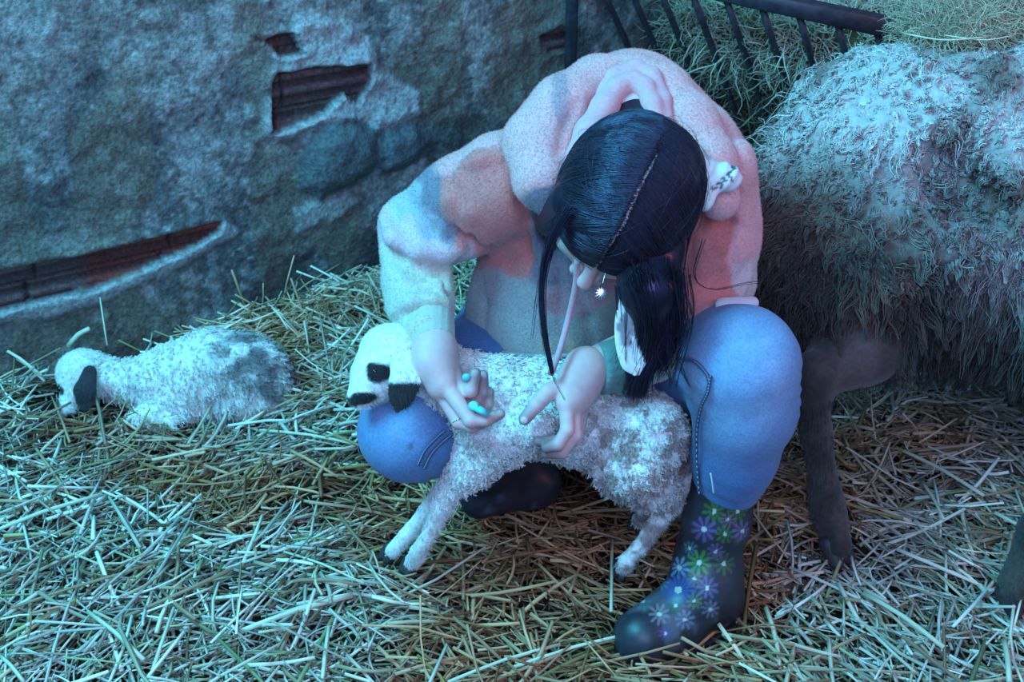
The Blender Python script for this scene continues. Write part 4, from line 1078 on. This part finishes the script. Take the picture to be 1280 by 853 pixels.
locks = [lock(hf0[:5], 110, .0030, endw=.3), lock(hf0, 5, .003), lock([D(700, 262, 1.57), D(684, 300, 1.58), D(672, 370, 1.61), D(665, 425, 1.63)], 4, .002),
         lock([D(880, 300, 1.60), D(868, 345, 1.61), D(890, 362, 1.64), D(935, 354, 1.66), D(960, 352, 1.68)], 3, .001, r=.0005),
         lock([D(770, 360, 1.59), D(775, 420, 1.61), D(785, 470, 1.63), D(780, 492, 1.65), D(795, 494, 1.65), D(805, 480, 1.65)], 8, .002, r=.0005), lock([D(690, 285, 1.575), D(720, 262, 1.555), D(745, 300, 1.56), D(750, 318, 1.57)], 60, .004),
         lock([D(800, 340, 1.56), D(812, 400, 1.59), D(806, 450, 1.62), D(800, 482, 1.64)], 260, .008, endw=.5), lock([D(835, 340, 1.57), D(842, 390, 1.60), D(838, 430, 1.63), D(828, 460, 1.65)], 260, .009, endw=.6)]
# fly-away hairs over the crown
for k in range(70):
    a_ = rng.normal(0, 1, 3); a_ = unit(a_ * [1, .8, .5] + [0, .1, .8]); b_ = unit(a_ + rng.normal(0, .5, 3)); rr_ = np.array([.090, .104, .100])
    pts = [hd + HR.T @ (unit(a_ * (1 - q) + b_ * q) * rr_ * (1 + .05 * math.sin(q * 3.1) + .02 * rng.random()) + [0, -.004, .016]) for q in (0, .33, .66, 1)]
    locks.append(lock(pts, 1, .0005, 10, .00035))
for k in range(26):
    x0 = rng.uniform(772, 862); locks.append(lock([D(x0, 345, 1.57), D(x0 + rng.normal(0, 10), 400, 1.59), D(x0 * .6 + 322 + rng.normal(0, 16), rng.uniform(440, 485), 1.62)], 6, .0012, 14, .0004))
j = join((hv_, hf_, hcc(hv_)), SA, SB, SC, *locks); hair = mk('hair', j[0], j[1], M['hair'], PR, j[2])
aa = np.linspace(-.55, 1.35, 16); dd = np.stack([.0018 * np.sin(aa * 7) / .084, np.sin(aa), np.cos(aa)], -1) * np.array([.084, .0985, .0945]) + [0, -.004, .0155]
v, f, c = cord([hd + q[0] * Rt + q[1] * Fd + q[2] * U for q in dd], .002, 80, 8, (.50, .34, .34), taper=[.0006, .0016, .0030, .0032, .0028, .0024, .0016]); mk('scalp_parting', v, f, M['skin'], hair, c)['label'] = 'pale line of scalp at the parting'
# scrunchie
Sc = Field(.003)
Sc.ell(D(897, 222, 1.625), (.030, .022, .019), k=.01).ell(D(880, 222, 1.62), (.012, .02, .026), k=.01).ell(D(883, 248, 1.62), (.010, .016, .018), k=.01)
v, f = Sc.mesh(lambda P: .0012 * np.sin((P[:, 0] - P[:, 2]) * 330 + 2 * vnoise(P, 30, 3)), .008)
c = np.tile((.82, .80, .76), (len(v), 1))
for px, py, a in ((898, 232, .5), (905, 226, -.6), (912, 220, .3), (903, 236, 1.2), (915, 227, -1.), (893, 238, -.4), (921, 216, .2)):
    m = (((v - D(px, py, 1.6)) @ np.array([math.cos(a), 0, math.sin(a)])) / .0052) ** 2 + (((v - D(px, py, 1.6)) @ np.array([-math.sin(a), 0, math.cos(a)])) / .0018) ** 2 < 1
    c[m & (v[:, 1] < D(897, 222, 1.63)[1])] = (.10, .12, .16)
mk('hair_scarf', v, f, M['cloth'], PR, c)['label'] = 'white scarf with a small leaf print tied in the hair'
tl = np.array([D(776, 372, 1.595), D(771, 400, 1.600), D(772, 430, 1.605), D(780, 458, 1.61), D(793, 470, 1.615)]); Q = spline(tl, 24)
tw = np.interp(np.linspace(0, 1, 24), [0, .3, .8, 1], [.004, .012, .016, .004]); sd = unit([1, 0.1, .25])
V = []; 
for i in range(24):
    for k in range(7):
        x = k / 6 * 2 - .2; V.append(Q[i] + sd * tw[i] * x + np.array([0, -.003 * math.cos(x * 9), 0]))
V = np.array(V); F_ = np.array([[i * 7 + k, i * 7 + k + 1, i * 7 + k + 8, i * 7 + k + 7] for i in range(23) for k in range(6)])
V2 = V + np.array([0, .0012, 0]); F2 = F_[:, ::-1] + len(V)
c = np.tile((.80, .77, .75), (len(V), 1)); c[spot(V, D(783, 415, 1.6), [.01, .05, .02], .4, .4, 2) > .5] = (.35, .25, .28)
mk('scarf_tail', np.vstack([V, V2]), np.vstack([F_, F2]), M['cloth'], PR, np.vstack([c, c]))

# necklace with a sun pendant
nk_ = thing('necklace', D(752, 365, 1.60), 'fine silver necklace with small sun pendant hanging below the face', 'necklace')
v, f, c = cord([D(772, 300, 1.62), D(760, 330, 1.605), D(753, 356, 1.60)], .0005, 20, 5); mk('chain', v, f, M['metal'], nk_)
pc = D(752, 366, 1.60); ax = np.array([1., 0, 0]); ay = unit(np.array([0, .45, .9])); V = [pc + np.array([0, -.001, 0])]; 
for k in range(24):
    r = .0092 if k % 2 == 0 else .0036; V.append(pc + r * (ax * math.cos(k * math.pi / 12) + ay * math.sin(k * math.pi / 12)))
F_ = [[0, 1 + k, 1 + (k + 1) % 24, 1 + (k + 1) % 24] for k in range(24)]; V = np.array(V); Vb = V + np.cross(ax, ay) * .001
mk('pendant', np.vstack([V, Vb]), np.vstack([np.array(F_), np.array(F_)[:, ::-1] + 25]), M['metal'], nk_, smooth=False)
# ring and bracelet
def ringat(c, n, r, w, name, parent, m):
    n = unit(n); a = unit(np.cross(n, [.3, .5, .8])); b = np.cross(n, a); th = np.linspace(0, 6.283, 25)
    P = c + r * (np.cos(th)[:, None] * a + np.sin(th)[:, None] * b); v, f, _ = cord(P, w, 48, 6); return tag(mk(name, v, f, M[m], parent), None)
rg = ringat(D(573, 526, 1.690), D(573, 528, 1.69) - D(550, 487, 1.70), .0092, .0008, 'finger_ring', None, 'metal'); tag(rg, 'thin silver ring on a finger of the hand at the lamb neck', 'ring')
rg = ringat(D(729, 466, 1.712), D(715, 490, 1.695) - wrR, .0225, .0006, 'bracelet', None, 'metal'); tag(rg, 'fine thin bracelet on the wrist beside the teal cuff', 'bracelet')
# the clip in her hand
cl = thing('plastic_clip', D(598, 512, 1.67), 'small bright cyan plastic clip held between the curled fingers', 'clip')
q = Field(.0012); q.ell(D(592, 508, 1.656), (.0070, .006, .0070), k=.002).cut(D(592, 508, 1.652), [0, -.87, .5]); v, f = q.mesh(); mk('clip_head', v, f, M['plastic'], cl)
v, f = box_between(D(594, 509, 1.655), D(611, 519, 1.653), .010, .006, .0015); mk('clip_body', v, f, M['plastic'], cl, smooth=False)
q = Field(.0012); q.ell(D(583, 472, 1.676), (.0055, .004, .0055), k=.002); v, f = q.mesh(); mk('clip_cap', v, f, M['plastic'], cl)
